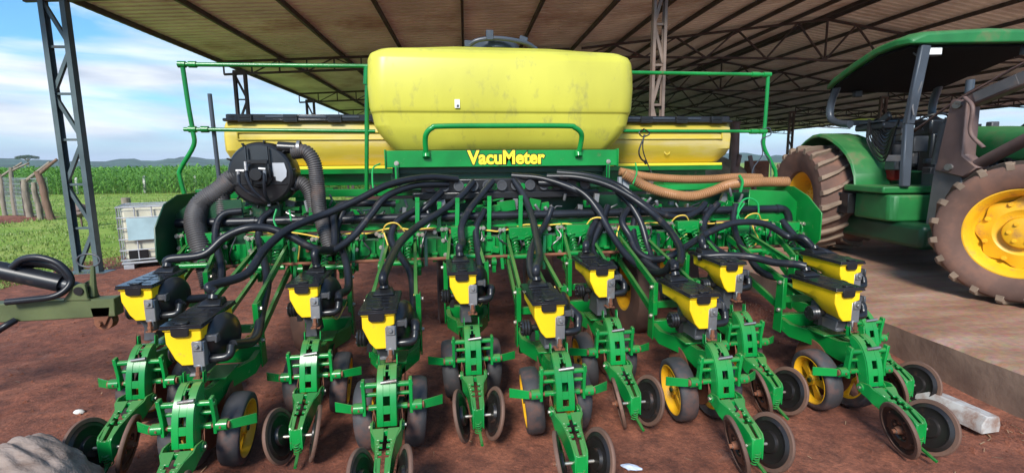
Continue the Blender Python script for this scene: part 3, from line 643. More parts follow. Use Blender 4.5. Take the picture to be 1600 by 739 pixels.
        g.cyl(c+ax*.0, c+ax*.045, .042, 20, r2=.034)
        P(g, 'gauge_rim', 'rimy', smooth=35)
        g = MB(); g.cyl(c+ax*.045, c+ax*.056, .016, 6); g.bar(c-ax*.03, V((s_*.06, -.02, .34)), .03, .05); P(g, 'wheel_arm', 'dgreen')
    # opener discs
    for s_ in (-1, 1):
        g = MB(); ax = V((s_, .07, -.05)).normalized(); c = V((s_*.062, .255, .235)); g.lathe([(.001, .006), (.06, .006), (.07, .0), (.196, .0), (.199, .001), (.196, .003), (.075, .004), (.06, .010), (.001, .010)], c, ax, 48)
        P(g, 'opener_disc', 'rust', smooth=30)
    # closing arm: forked casting narrowing to the rear
    def arm(pts):   # (y, x half, ztop, zbot)
        for s_ in (-1, 1):
            ca.loft([[V((s_*(x-.005), y, zb)), V((s_*(x+.005), y, zb)), V((s_*(x+.005), y, zt)), V((s_*(x-.005), y, zt))] for y, x, zt, zb in pts])
    ca = MB(); CS = V((0, .075, -.012))
    cp = [(-.165, .078, .305, .245), (-.235, .076, .315, .225), (-.275, .074, .300, .21), (-.330, .050, .285, .185), (-.40, .042, .275, .165), (-.50, .036, .262, .15), (-.575, .034, .240, .125), (-.60, .030, .215, .10)]
    arm(cp)
    for s_ in (-1, 1):       # notched top plates
        segs = [(-.262, -.345), (-.375, -.400), (-.432, -.455), (-.492, -.595)]
        hw = lambda y: np.interp(-y, [.235, .275, .33, .40, .50, .60], [.076, .074, .05, .042, .036, .030])
        zt = lambda y: np.interp(-y, [.235, .275, .33, .40, .50, .575, .60], [.315, .300, .285, .275, .262, .240, .215])
        for y0, y1 in segs:
            ca.loft([[V((s_*.010, y, zt(y)-.010)), V((s_*hw(y), y, zt(y)-.010)), V((s_*hw(y), y, zt(y)+.002)), V((s_*.010, y, zt(y)+.002))] for y in (y0, y1)])
        for y0, y1 in zip([-.345, -.400, -.455], [-.375, -.432, -.492]):
            ca.loft([[V((s_*.027, y, zt(y)-.010)), V((s_*hw(y), y, zt(y)-.010)), V((s_*hw(y), y, zt(y)+.002)), V((s_*.027, y, zt(y)+.002))] for y in (y0, y1)])
    ca.bar((-.074, -.268, .285), (.074, -.268, .285), .022, .03); ca.cyl((-.09, -.18, .275), (-.066, -.18, .275), .026, 14); ca.cyl((.066, -.18, .275), (.09, -.18, .275), .026, 14)
    ca.bar((0, -.59, .22), (0, -.59, .11), .052, .02, (0,1,0))
    ca.v = [(x, y if y > -.25 else (-.25+(y+.25)*.78), z if y > -.25 else z-.018*min(1, (-.25-y)/.2)) for x, y, z in ca.v]
    P(ca, 'closing_arm', 'green2', bevel=.0015, whole=True)
    sp = MB(); sp.spring(V((0, -.590, .145))+CS, V((0, -.575, .065))+CS, .020, .0035, 5); P(sp, 'closing_spring', 'green2')
    sp = MB(); sp.bar(V((0, -.52, .10))+CS, V((.012, -.68, .045))+CS, .016, .010); sp.cyl(V((.012, -.67, .048))+CS, V((.013, -.692, .043))+CS, .009, 8); P(sp, 'pressure_lever', 'green')
    sp = MB(); sp.cyl(V((-.125, -.56, .160))+CS, V((.125, -.56, .160))+CS, .009, 10); 
    for s_ in (-1, 1): sp.bolt((s_*.085, -.18, .275), (s_,0,0), .010, .014)
    P(sp, 'axle', 'zinc')
    for s_ in (-1, 1):
        c = V((s_*.098, -.555, .165))+CS; ax = V((s_*1.0, .20, -.24)).normalized(); r0 = .158
        g = MB(); g.lathe([(r0-.024, -.010), (r0-.004, -.010), (r0, -.004), (r0, .004), (r0-.004, .010), (r0-.024, .011)], c, ax, 48, closed=True); P(g, 'closing_wheel_rim', 'rimrust', smooth=40)
        g = MB(); g.lathe([(.001, -.022), (.055, -.022), (.062, -.006), (.095, -.003), (.112, -.016), (.134, -.006), (.135, .006), (.112, -.008), (.095, .006), (.062, .003), (.052, -.012), (.001, -.012)], c, ax, 48); P(g, 'closing_wheel', 'disc', smooth=50)
        g = MB(); q = ax.to_track_quat('Z', 'Y'); g.cyl(c-ax*.012, c+ax*.022, .026, 14, r2=.020); g.cyl(c+ax*.022, c+ax*.040, .012, 8)
        for k in range(5):
            an = k*2*PI/5+.3; p = c+q @ V((math.cos(an)*.043, math.sin(an)*.043, -.012)); g.bolt(p, ax, .0075, .012)
            an += .6; p = c+q @ V((math.cos(an)*.10, math.sin(an)*.10, .000)); g.cyl(p-ax*.004, p+ax*.006, .005, 6)
        P(g, 'wheel_hub', 'rust')
    # hopper, offset towards -x of the unit
    hx = -.048
    def poly(y, k, hw_, dz): 
        pts = [(-.090, 0), (.090, 0), (.090, -.072), (.050, -.085), (.044, -.212*k), (-.022, -.212*k), (-.052, -.175*k), (-.090+.02*(1-k), -.085)]
        return [V((hx+x*hw_, y, Zl-.022+z)) for x, z in pts]
    g = MB(); g.loft([poly(.012, 1.0, 1.0, 0), poly(.17, .93, 1.0, 0), poly(.27, .62, .99, 0), poly(.435, .50, .97, 0)])
    g.bar((hx-.095, .22, Zl-.03), (hx+.095, .22, Zl-.03), .44, .014)
    P(g, 'seed_hopper', 'yellow', bevel=.006, seg=2)
    g = MB(); z0 = Zl-.020
    g.box((hx, .225, Zl-.010), (.206, .460, .016)); g.box((hx, .225, Zl-.020), (.212, .468, .010))
    g.box((hx+.002, .20, Zl-.0015), (.006, .24, .004))
    for y_ in (.055, .145, .225, .30): g.box((hx, y_, Zl-.0015), (.14, .006, .004))
    P(g, 'hopper_lid', 'lid', bevel=.003)
    g = MB(); g.prism([(hx-.052, -.008, Zl-.012), (hx+.038, -.008, Zl-.012), (hx+.038, -.008, Zl-.058), (hx+.026, -.008, Zl-.070), (hx-.038, -.008, Zl-.070), (hx-.052, -.008, Zl-.058)], (0, .016, 0)); g.box((hx, .02, Zl+.004), (.06, .04, .01)); P(g, 'lid_latch', 'black', bevel=.004)
    g = MB(); g.loft([[V((hx+x_*w_, y_, Zl+z_)) for x_, z_ in ((-1,0),(1,0),(.8,h_),(-.8,h_))] for y_, w_, h_ in ((.335, .072, .006), (.38, .062, .026), (.46, .055, .026))]); g.cyl((hx, .40, Zl+.02), (hx, .415, Zl+.045), .032, 14); P(g, 'lid_inlet', 'black', bevel=.003)
    # meter: castings beneath the hopper
    g = MB(); g.box((hx+.065, .045, Zl-.175), (.062, .07, .14)); g.box((hx+.067, .006, Zl-.125), (.050, .012, .055)); g.cyl((hx+.067, .0, Zl-.125), (hx+.067, -.012, Zl-.125), .014, 6)
    g.box((hx+.062, .03, Zl-.265), (.034, .045, .07)); P(g, 'meter_bracket', 'cast', bevel=.004)
    g = MB(); g.loft([[V((hx+x, y, z)) for x, y in ((-.03,.03),(.06,.03),(.06,.30),(-.03,.30))] for z in (Zl-.16, Zl-.24)]); g.loft([[V((hx+.015+x*k, .15+y*k, z)) for x, y in ((-.04,-.10),(.05,-.10),(.05,.12),(-.04,.12))] for z, k in ((Zl-.24, 1.0), (Zl-.30, .75), (.555, .9))]); P(g, 'meter_housing', 'dcast', bevel=.005)
    g = MB(); g.cyl((hx+.062, .002, Zl-.24), (hx+.062, .0, Zl-.305), .011, 8); g.cyl((hx+.062, .003, Zl-.27), (hx+.062, .001, Zl-.285), .017, 6); g.box((hx+.062, .03, Zl-.305), (.06, .06, .008)); P(g, 'meter_bolt', 'rust')
    g = MB(); g.lathe([(.001, .052), (.05, .050), (.10, .042), (.121, .024), (.128, .018), (.134, .0), (.128, -.012), (.06, -.03), (.001, -.03)], (hx+.122, .190, Zl-.135), (1, -.34, 0), 40); P(g, 'vacuum_dome', 'black', smooth=35)
    g = MB(); g.box((hx+.115, .062, Zl-.10), (.075, .03, .036)); g.box((hx+.15, .055, Zl-.10), (.015, .045, .045)); g.box((hx+.09, .06, Zl-.16), (.012, .02, .12)); P(g, 'dome_clamp', 'dcast', bevel=.004)
    g = MB(); g.tube([(hx+.085, .075, Zl-.225), (hx+.14, .07, Zl-.222), (hx+.18, .075, Zl-.218), (hx+.196, .09, Zl-.20), (hx+.20, .105, Zl-.16)], .024, 14); g.cyl((hx+.100, .073, Zl-.225), (hx+.108, .073, Zl-.225), .028, 14); P(g, 'elbow_pipe', 'black', smooth=50)
    g = MB(); c = V((hx-.105, .17, Zl-.215)); g.lathe([(.001, -.04), (.045, -.04), (.052, -.03), (.046, -.022), (.052, -.012), (.046, -.004), (.052, .006), (.04, .02), (.001, .03)], c, (1, 0, 0), 24)
    for k in range(5): g.cyl(c+V((-.045, math.cos(k*1.257)*.03, math.sin(k*1.257)*.03)), c+V((-.03, math.cos(k*1.257)*.03, math.sin(k*1.257)*.03)), .007, 8)
    g.cyl(c+V((.0, .0, 0)), (hx-.02, .17, Zl-.215), .02, 12); g.box(c+V((.03,.0,-.05)), (.03,.05,.06)); P(g, 'meter_drive', 'black', smooth=35)
    # parallel arms
    for s_ in (-1, 1):
        for zb, zt in ((Zl-.075, 1.045), (Zl-.285, .855)):
            g = MB(); g.bar((s_*.150, .50, zb), (s_*.115, reach, zt), .010, .052); g.bar((s_*.143, .50, zb+.022), (s_*.108, reach, zt+.022), .024, .008)
            P(g, 'parallel_arm', 'green', bevel=.0015)
            g = MB(); g.bolt((s_*.175, .50, zb), (s_,0,0), .012, .016); g.bolt((s_*.125, reach, zt), (s_,0,0), .012, .014); P(g, 'pivot_bolt', 'zinc')
    # cross tube between upper arms, down-force springs
    k = .30; yy = reach-.22; g = MB(); zc = .985
    g.cyl((-.135, yy, zc-.07), (.135, yy, zc-.07), .020, 14); P(g, 'cross_tube', 'green2')
    for s_ in (-.055, .055):
        g = MB(); g.spring((s_, yy+.02, zc-.055), (s_, reach-.06, 1.075), .027, .0045, 6.5, 6); P(g, 'down_spring', 'green2', smooth=50)
    g = MB(); g.box((0, reach-.035, 1.10), (.20, .10, .075)); g.prism([(-.10, reach-.085, 1.065), (.10, reach-.085, 1.065), (.085, reach-.085, 1.03), (-.085, reach-.085, 1.03)], (0, .02, 0)); P(g, 'spring_bracket', 'green2', bevel=.004)
    for s_ in (-1, 1):
        g = MB(); g.prism([(s_*.128, reach-.06, .82), (s_*.128, reach+.03, .82), (s_*.128, reach+.05, 1.12), (s_*.128, reach-.02, 1.15), (s_*.128, reach-.08, 1.09)], (s_*.012, 0, 0)); g.box((s_*.155, reach-.01, 1.09), (.055, .05, .09)); g.box((s_*.155, reach-.03, .95), (.04, .02, .22)); P(g, 'mount_plate', 'green', bevel=.003)
        g = MB()
        for dx, dz in ((.14, 1.115), (.172, 1.115), (.15, .90), (.165, 1.02)): g.bolt((s_*dx, reach-.04, dz), (0,-1,0), .013, .018)
        P(g, 'mount_bolt', 'zinc')
    # short seed wire and lead
    g = MB(); g.tube([(.125, .62, .80), (.135, .55, .70), (.12, .45, .64), (.13, .38, .66), (.09, .30, .60), (.05, .2, Zl-.24)], .004, 6); P(g, 'sensor_wire', 'wire')
    return root
TB = .875
FARX = [-2.5, -1.52, -.48, .51, 1.50, 2.50]; FDZ = [.025, -.015, .025, .02, .015, -.02]
NEARX = [-2.0, -.99, 0.0, .985, 2.0]; NDZ = [-.02, 0, .005, 0, -.01]
fu = make_unit(.937, TB, PL); nu = make_unit(.874, TB+.54, PL)
for i, (x, dz) in enumerate(zip(FARX, FDZ)):
    o = fu if i == 0 else copy_tree(fu, PL); o.location = (x+.045, 0, dz); o.rotation_euler = (R(random.uniform(-1.0,1.0)), 0, R(random.uniform(-.8,.8)))
for i, (x, dz) in enumerate(zip(NEARX, NDZ)):
    o = nu if i == 0 else copy_tree(nu, PL); o.location = (x+.045, -.54, dz); o.rotation_euler = (R(random.uniform(-1,1)), 0, R(random.uniform(-.8,.8)))
# ---- main frame
def PB(b, n, m, **k): return b.build(n, m, PL, **k)
b = MB(); b.box((0, .975, .97), (5.45, .15, .17)); PB(b, 'toolbar', 'green', bevel=.006)
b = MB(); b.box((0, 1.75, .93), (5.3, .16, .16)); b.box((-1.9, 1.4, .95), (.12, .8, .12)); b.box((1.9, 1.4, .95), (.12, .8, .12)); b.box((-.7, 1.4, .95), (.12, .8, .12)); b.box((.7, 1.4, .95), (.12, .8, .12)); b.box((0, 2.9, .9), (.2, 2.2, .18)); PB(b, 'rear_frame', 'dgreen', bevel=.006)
b = MB(); b.box((0, 1.34, 1.27), (5.2, .02, .20)); PB(b, 'back_panel', 'dgreen')  # shade behind the toolbar put into this panel's dark colour
b = MB(); b.box((0, 1.62, 1.42), (5.35, .10, .07)); b.box((-1.9, 1.62, 1.15), (.08, .08, .5)); b.box((1.9, 1.62, 1.15), (.08, .08, .5)); PB(b, 'upper_rail', 'green', bevel=.004)
b = MB(); b.box((0, .97, 1.165), (5.15, .008, .055)); b.box((0, .962, 1.188), (5.15, .012, .008)); b.box((0, .962, 1.142), (5.15, .012, .008)); PB(b, 'slotted_rail', 'green2', bevel=.0015)
b = MB()
for i in range(22): b.box((-2.45+i*.233, .963, 1.165), (.14, .004, .006))
PB(b, 'rail_slot', 'black')
b = MB(); b.cyl((-2.70, .93, 1.238), (2.56, .93, 1.238), .036, 20)
for i in range(14):
    x = -2.5+i*.385; b.cyl((x, .93, 1.238), (x+.03, .93, 1.238), .042, 18)
PB(b, 'vacuum_pipe', 'hose', smooth=50)
b = MB(); b.tube([(2.54,.93,1.238),(2.60,.93,1.225),(2.64,.925,1.16),(2.645,.92,1.05),(2.66,.90,.93),(2.70,.84,.82),(2.73,.70,.74)], .036, 14); PB(b, 'pipe_end_bend', 'hose')
for poly, x in (([(.6, 1.02), (.62, 1.24), (.78, 1.40), (1.0, 1.46), (1.55, 1.46), (1.6, 1.2), (1.5, .85), (.8, .80)], -2.68), ([(.62, .98), (.62, 1.22), (.80, 1.36), (1.0, 1.44), (1.55, 1.44), (1.6, 1.2), (1.5, .85), (.8, .82)], 2.73)):
    b = MB(); b.prism([(x, y, z) for y, z in poly], (.012, 0, 0)); s_ = -1 if x < 0 else 1
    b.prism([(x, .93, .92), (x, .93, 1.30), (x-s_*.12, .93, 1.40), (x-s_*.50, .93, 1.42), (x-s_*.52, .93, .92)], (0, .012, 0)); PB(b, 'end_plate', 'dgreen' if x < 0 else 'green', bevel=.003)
rng2 = random.Random(3)
b = MB()     # clutter of valves, brackets and hose fittings behind the tube
for i in range(95):
    x = rng2.uniform(-2.45, 2.5); y = rng2.uniform(1.02, 1.25); z = rng2.uniform(1.16, 1.38); 
    if rng2.random() < .5: b.box((x, y, z), (rng2.uniform(.02, .09), .04, rng2.uniform(.02, .10)), Matrix.Rotation(rng2.uniform(-.6,.6), 3, 'Y'))
    else: b.cyl((x, y, z), (x+rng2.uniform(-.05,.05), y-.02, z+rng2.uniform(.03,.09)), rng2.uniform(.006,.018), 8)
PB(b, 'valve_fittings', 'cast', bevel=.002)
b = MB()
for i in range(80):
    x = rng2.uniform(-2.4, 2.5); z = rng2.uniform(1.12, 1.36); y = rng2.uniform(1.0, 1.2); b.box((x, y, z), (rng2.uniform(.02, .16), .03, rng2.uniform(.015, .10)), Matrix.Rotation(rng2.uniform(-.3,.3), 3, 'Y'))
PB(b, 'frame_brackets', 'green', bevel=.003)
b = MB()
for i in range(46):
    x = -2.42+i*.1085+rng2.uniform(-.03,.03); z = rng2.choice([.86,.90,.96,1.02,1.07,1.10]); b.box((x, .862-rng2.uniform(0,.05), z), (rng2.uniform(.02,.06), rng2.uniform(.02,.05), rng2.uniform(.02,.07)), Matrix.Rotation(rng2.uniform(-.4,.4), 3, 'Y'))
PB(b, 'toolbar_bracket', 'green2', bevel=.003)
for i in range(40):
    x = -2.4+i*.124+rng2.uniform(-.03,.03); b = MB(); b.bolt((x, .85, rng2.choice([.90,1.0,1.06,1.12])), (0,-1,0), rng2.choice([.009,.013]), .016); PB(b, 'toolbar_bolt', 'zinc' if i % 3 else 'rust')
for i in range(24):
    x = -2.35+i*.205+rng2.uniform(-.05,.05); b = MB(); b.bar((x, .83, rng2.uniform(1.05,1.13)), (x+rng2.uniform(-.05,.05), .78, rng2.uniform(.78,.88)), .012, .028, (1,0,0)); PB(b, 'link_bar', 'green' if i % 2 else 'dgreen', bevel=.002)
for i in range(30):
    x = -2.4+i*.165+rng2.uniform(-.04,.04); b = MB(); b.tube([(x, .84, 1.13), (x+rng2.uniform(-.05,.05), .80, 1.06), (x+rng2.uniform(-.08,.08), .79, .98), (x+rng2.uniform(-.06,.06), .84, .90)], rng2.choice([.004,.006,.008]), 6); PB(b, 'control_cable', 'black' if i % 4 else 'wire')
for k in range(26):
    x = -2.4+k*.19+rng2.uniform(-.05,.05); y = rng2.uniform(.98,1.12); pts = [(x, y, 1.30)]
    for q in range(3): pts.append((x+rng2.uniform(-.12,.12), y+rng2.uniform(-.03,.03), 1.24-q*.05+rng2.uniform(-.04,.08)))
    b = MB(); b.tube(pts, rng2.choice([.004,.006,.009]), 6); PB(b, 'hydraulic_line' if k % 3 else 'lead_wire', 'black' if k % 3 else 'steel')
# yellow harness draped along the toolbar
b = MB(); pts = []
x = -2.4
while x < 2.5: pts.append((x, .87+.02*math.sin(x*9), 1.135+.022*math.sin(x*5.3)+.012*math.sin(x*17))); x += .12
b.tube(pts, .006, 6, sub=4); PB(b, 'yellow_harness', 'wire')
for x in (-1.95, -1.0, .72, 1.5, 2.2):
    b = MB(); b.tube([(x-.09, .84, 1.13), (x-.05, .80, 1.20), (x+.03, .79, 1.21), (x+.09, .82, 1.14)], .006, 6); PB(b, 'harness_loop', 'wire')
# drive shaft behind the units, filler plates on the toolbar
b = MB(); b.cyl((-2.5, .80, .905), (2.5, .80, .905), .014, 8); PB(b, 'drive_shaft', 'rust')
b = MB()
for i in range(10):
    x = -2.22+i*.5; b.box((x, .885, 1.00), (.13, .012, .13)); b.box((x-.03, .87, 1.045), (.03, .02, .04)); b.box((x+.05, .862, .94), (.05, .035, .025))
PB(b, 'toolbar_plates', 'green2', bevel=.003)
for i in range(16):
    x = -2.35+i*.31
    b = MB(); b.box((x, .80, .84), (.03, .05, .13)); b.cyl((x-.02, .79, .86), (x+.02, .79, .86), .03, 12); PB(b, 'shaft_hanger', 'green')
# lift hooks hanging in front of the pipe
for x, z0, z1 in ((-.80, 1.34, 1.10), (-.47, 1.33, 1.11), (-.20, 1.34, 1.06), (.07, 1.34, 1.06), (-.62, 1.30, 1.14)):
    b = MB(); b.bar((x, .885, z0+.03), (x-.01, .87, z1), .012, .035, (1,0,0)); b.box((x-.01, .865, z1), (.045, .03, .03)); b.box((x, .89, z0+.05), (.035, .02, .04)); PB(b, 'hook_strap', 'green2', bevel=.002)
# carrying wheels beneath
for x in (-1.78, 1.28):
    w_ = MB(); c = V((x, 1.35, .43)); w_.lathe([(.22, -.10), (.36, -.115), (.43, -.10), (.445, -.05), (.45, 0), (.445, .05), (.43, .10), (.36, .115), (.22, .10)], c, (1,0,0), 44, closed=True); PB(w_, 'carrying_tyre', 'dtyre', smooth=50)
    w_ = MB(); s_ = 1 if x < 0 else -1; w_.lathe([(.001, .03), (.09, .03), (.10, -.01), (.18, -.01), (.20, .09), (.225, .10), (.225, -.09), (.001, -.09)], c, (s_,0,0), 40); PB(w_, 'carrying_rim', 'rimy', smooth=40)
    w_ = MB(); w_.bar((x-s_*-.16, 1.35, .43), (x+s_*.16, 1.5, .93), .06, .09); w_.cyl((x-.16,1.35,.43),(x+.18,1.35,.43),.03,10); PB(w_, 'wheel_leg', 'dgreen')
for x in (-.55, .45, 2.05):
    w_ = MB(); c = V((x, 2.0, .40)); w_.lathe([(.22, -.10), (.36, -.11), (.41, -.09), (.42, 0), (.41, .09), (.36, .11), (.22, .10)], c, (1,0,0), 36, closed=True); PB(w_, 'carrying_tyre', 'dtyre', smooth=50)
    w_ = MB(); w_.lathe([(.001, .02), (.10, .02), (.2, -.01), (.225, .09), (.225, -.09), (.001, -.09)], c, (-1 if x > 0 else 1,0,0), 32); PB(w_, 'carrying_rim', 'rimy', smooth=40)
# ---- name board
b = MB(); b.box((0, 1.335, 1.728), (2.16, .07, .15)); b.box((-1.082, 1.33, 1.728), (.012, .10, .17)); b.box((1.082, 1.33, 1.728), (.012, .10, .17)); board = PB(b, 'name_board', 'green2', bevel=.004)
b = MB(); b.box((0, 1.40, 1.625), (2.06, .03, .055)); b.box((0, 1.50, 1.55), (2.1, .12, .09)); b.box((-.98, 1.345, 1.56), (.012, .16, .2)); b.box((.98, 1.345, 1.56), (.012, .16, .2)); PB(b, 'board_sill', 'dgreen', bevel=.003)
b = MB(); b.box((0, 1.36, 1.50), (1.95, .05, .10)); PB(b, 'board_apron', 'dgreen', bevel=.002)  # shade below the name board put into the dark green
for s_ in (-1, 1):
    b = MB(); b.box((s_*.985, 1.288, 1.62), (.035, .012, .17)); PB(b, 'board_strap', 'green2', bevel=.002)
    b = MB(); b.bolt((s_*.985, 1.284, 1.69), (0,-1,0), .016, .012); PB(b, 'strap_bolt', 'zinc')
def text(body, x, z, y, h, m, off=0.0, ext=.001, name='lettering', parent=None, ry=0, sx=1.0):
    c = bpy.data.curves.new(name, 'FONT'); c.body = body; c.size = h; c.offset = off; c.extrude = ext; c.align_x = 'CENTER'; c.align_y = 'CENTER'; c.resolution_u = 6
    t = bpy.data.objects.new(name, c); COL.objects.link(t); bpy.context.view_layer.update()
    me = bpy.data.meshes.new_from_object(t.evaluated_get(bpy.context.evaluated_depsgraph_get())); bpy.data.objects.remove(t)
    me.name = name; me.materials.clear(); me.materials.append(M[m])
    o = bpy.data.objects.new(name, me); COL.objects.link(o); o.parent = parent; o.location = (x, y, z); o.rotation_euler = (PI/2, 0, ry); o.scale = (sx, 1, 1); return o
text('VacuMeter', .01, 1.731, 1.2985, .170, 'outline', off=.0140, ext=.0006, parent=board, sx=.94)
text('VacuMeter', .01, 1.731, 1.2968, .170, 'letter', off=.0062, ext=.0006, parent=board, sx=.94)
# ---- manifold under the board
b = MB(); b.box((0, 1.22, 1.485), (1.55, .12, .13)); b.box((0, 1.17, 1.40), (1.7, .06, .07)); man = PB(b, 'air_manifold', 'black', bevel=.012, seg=2)
for i in range(12):
    x = -.70+i*.128
    b = MB(); b.cyl((x, 1.165, 1.49), (x, 1.125, 1.488), .040, 18); b.lathe([(.034,-.004),(.046,-.004),(.046,.004),(.034,.004)], (x, 1.122, 1.488), (0,1,0), 18, closed=True); b.build('manifold_outlet', 'dcast', man, smooth=50)
for i in range(6):
    b = MB(); b.lathe([(.001,0),(.03,0),(.03,.006),(.001,.006)], (-.70+.064+i*.256, 1.160, 1.475), (0,-1,0), 18); b.build('manifold_cap', 'green2', man)
# ---- central fertiliser tank
def rr(w_, h_, r, cx, cz, y, n=8, bulge=0.0, wb=None):
    # rounded rectangle ring in the XZ plane, narrower at the bottom (wb)
    wb = wb or w_; pts = []
    cor = [(w_-r, h_-r, 0), (-w_+r, h_-r, PI/2), (-wb+r, -h_+r, PI), (wb-r, -h_+r, 1.5*PI)]
    for x, z, a0 in cor:
        for k in range(n+1):
            a = a0+PI/2*k/n; pts.append(V((cx+x+math.cos(a)*r, y, cz+z+math.sin(a)*r)))
    return pts
def tank():
    # horizontal sections stacked in z, rounded, with sloping lower walls
    rings = []; n = 12
    for z, hx_, yf, yb, r in ((1.80, 1.03, 1.52, 2.65, .10), (1.81, 1.05, 1.49, 2.68, .12), (1.90, 1.13, 1.43, 2.74, .15), (1.98, 1.19, 1.40, 2.78, .16), (2.03, 1.215, 1.385, 2.80, .16), (2.14, 1.235, 1.375, 2.81, .16), (2.155, 1.245, 1.36, 2.82, .17), (2.20, 1.255, 1.350, 2.82, .18), (2.38, 1.26, 1.345, 2.82, .17), (2.52, 1.255, 1.352, 2.81, .17), (2.62, 1.25, 1.37, 2.80, .17), (2.675, 1.23, 1.40, 2.77, .17), (2.715, 1.17, 1.455, 2.71, .17), (2.745, .95, 1.56, 2.60, .17), (2.785, .60, 1.66, 2.46, .17), (2.795, .30, 1.80, 2.30, .12)):
        cy = (yf+yb)/2; hy = (yb-yf)/2; ring = []
        cor = [(hx_-r, hy-r, 0), (-hx_+r, hy-r, PI/2), (-hx_+r, -hy+r, PI), (hx_-r, -hy+r, 1.5*PI)]
        for x, y, a0 in cor:
            for k in range(n+1):
                a = a0+PI/2*k/n; ring.append(V((.03+x+math.cos(a)*r, cy+y+math.sin(a)*r, z)))
        rings.append(ring)
    b = MB(); b.loft(rings); o = PB(b, 'fertiliser_tank', 'tank', smooth=60)
    ss = o.modifiers.new('bevel', 'BEVEL'); ss.width = .02; ss.segments = 3; ss.angle_limit = R(14); ss.limit_method = 'ANGLE'
    return o
tk = tank(); 
b = MB(); b.box((-.43, 1.341, 2.22), (.045, .004, .075)); s_ = b.build('paper_label', 'white', tk)
b = MB(); b.box((-.425, 1.338, 2.20), (.022, .003, .022)); b.build('label_print', 'dcast', tk)
b = MB(); b.lathe([(.001, .075), (.20, .075), (.24, .06), (.25, 0), (.001, 0)], (0, 1.95, 2.80), (0,0,1), 36)
b.tube([(-.30, 1.70, 2.80), (-.20, 1.67, 2.85), (0, 1.66, 2.87), (.25, 1.67, 2.84), (.38, 1.72, 2.79)], .022, 10); b.box((-.09, 1.66, 2.895), (.07, .05, .09)); b.box((.24, 1.68, 2.87), (.08, .05, .05), Matrix.Rotation(.3, 3, 'Y')); b.box((-.30, 1.70, 2.82), (.06, .05, .06))
b.build('tank_lid', 'slate', tk, bevel=.004)
b = MB(); b.tube([(-.72, 1.28, 1.76), (-.725, 1.24, 1.88), (-.71, 1.21, 1.95), (-.66, 1.20, 1.995), (-.58, 1.20, 2.01), (0, 1.20, 2.015), (.55, 1.20, 2.015), (.63, 1.20, 2.0), (.69, 1.21, 1.955), (.705, 1.24, 1.89), (.69, 1.28, 1.76)], .024, 14, sub=8); PB(b, 'guard_hoop', 'green2', smooth=60)
b = MB(); b.cyl((-.72,1.29,1.79),(-.72,1.27,1.74),.034,14); b.cyl((.69,1.29,1.79),(.69,1.27,1.74),.034,14); PB(b, 'hoop_foot', 'green2')
# ---- long seed bins on both sides
for s_, x0, x1 in ((-1, -2.70, -.95), (1, 1.0, 2.72)):
    def ring(x, k): return [V((x, y+(2.35-y)*(1-k), z)) for y, z in ((2.22, 1.63), (2.10, 1.70), (2.0, 1.83), (1.99, 1.97), (2.02, 2.06), (2.05, 2.11), (2.75, 2.11), (2.80, 1.8), (2.55, 1.63))]
    xo, xi = (x0, x1) if s_ < 0 else (x1, x0)
    b = MB()
    def rgx(x, ins, dz): 
        return [V((x, y, z)) for y, z in ((2.20, 1.63+dz), (2.08+ins, 1.70+dz*.6), (1.995+ins, 1.83), (1.985+ins, 1.97), (2.01+ins, 2.06), (2.05+ins, 2.11), (2.75, 2.11), (2.80, 1.8), (2.5, 1.63+dz))]
    b.loft([rgx(xi, 0, 0), rgx(xo-s_*.22, 0, 0), rgx(xo-s_*.10, .012, .03), rgx(xo-s_*.03, .03, .10), rgx(xo, .10, .20)]); bn = PB(b, 'seed_bin', 'bin', bevel=.012, smooth=30, seg=2)
    b = MB(); L_ = abs(x1-x0); xm = (x0+x1)/2; 
    xa, xb = sorted((xi, xo-s_*.16)); xm2 = (xa+xb)/2; wl = xb-xa
    for z_ in (1.935, 2.005): b.box((xm2, 1.983, z_), (wl, .024, .012))
    for xx in (xa, xb): b.box((xx, 1.983, 1.97), (.014, .024, .08))
    b.build('bin_ridge', 'bin', bn, bevel=.004)
    b = MB(); b.box((xm-s_*.03, 2.12, 1.655), (L_-.2, .24, .03)); PB(b, 'bin_lip', 'letter', bevel=.004)
    b = MB(); b.box(((xi+xo)/2-s_*.05, 2.15, 1.615), (L_-.15, .30, .05)); b.box(((xi+xo)/2-s_*.08, 2.18, 1.53), (L_-.35, .10, .12)); PB(b, 'bin_cradle', 'green', bevel=.003)
    b = MB(); xlid = (xi+xo-s_*.05)/2; b.box((xlid, 2.38, 2.155), (L_-.07, .76, .05)); b.box((xlid, 2.38, 2.125), (L_-.02, .80, .03))
    b.box((xlid, 1.995, 2.145), (L_-.10, .02, .07)); 
    ld = b.build('bin_lid', 'lid', bn, bevel=.012, seg=2)
    for q in np.linspace(.14, .86, 4):
        x = xi+(xo-xi)*q; b = MB(); b.box((x, 1.975, 2.14), (.13, .03, .075)); b.box((x, 1.965, 2.15), (.10, .02, .02)); b.box((x, 1.965, 2.118), (.10, .02, .012)); ld2 = b.build('lid_clip', 'black', bn, bevel=.004)
    b = MB()
    for q in (.32, .50, .68): x = xi+(xo-xi)*q; b.box((x, 1.982, 2.155), (.26, .012, .022))
    b.build('lid_groove', 'slate', bn, bevel=.004)
b = MB(); b.lathe([(.022, 0), (.034, .004), (.034, .012), (.026, .014)], (1.93, 2.03, 1.79), (0,-1,0.3), 18, closed=True); PB(b, 'bin_eyelet', 'bin')
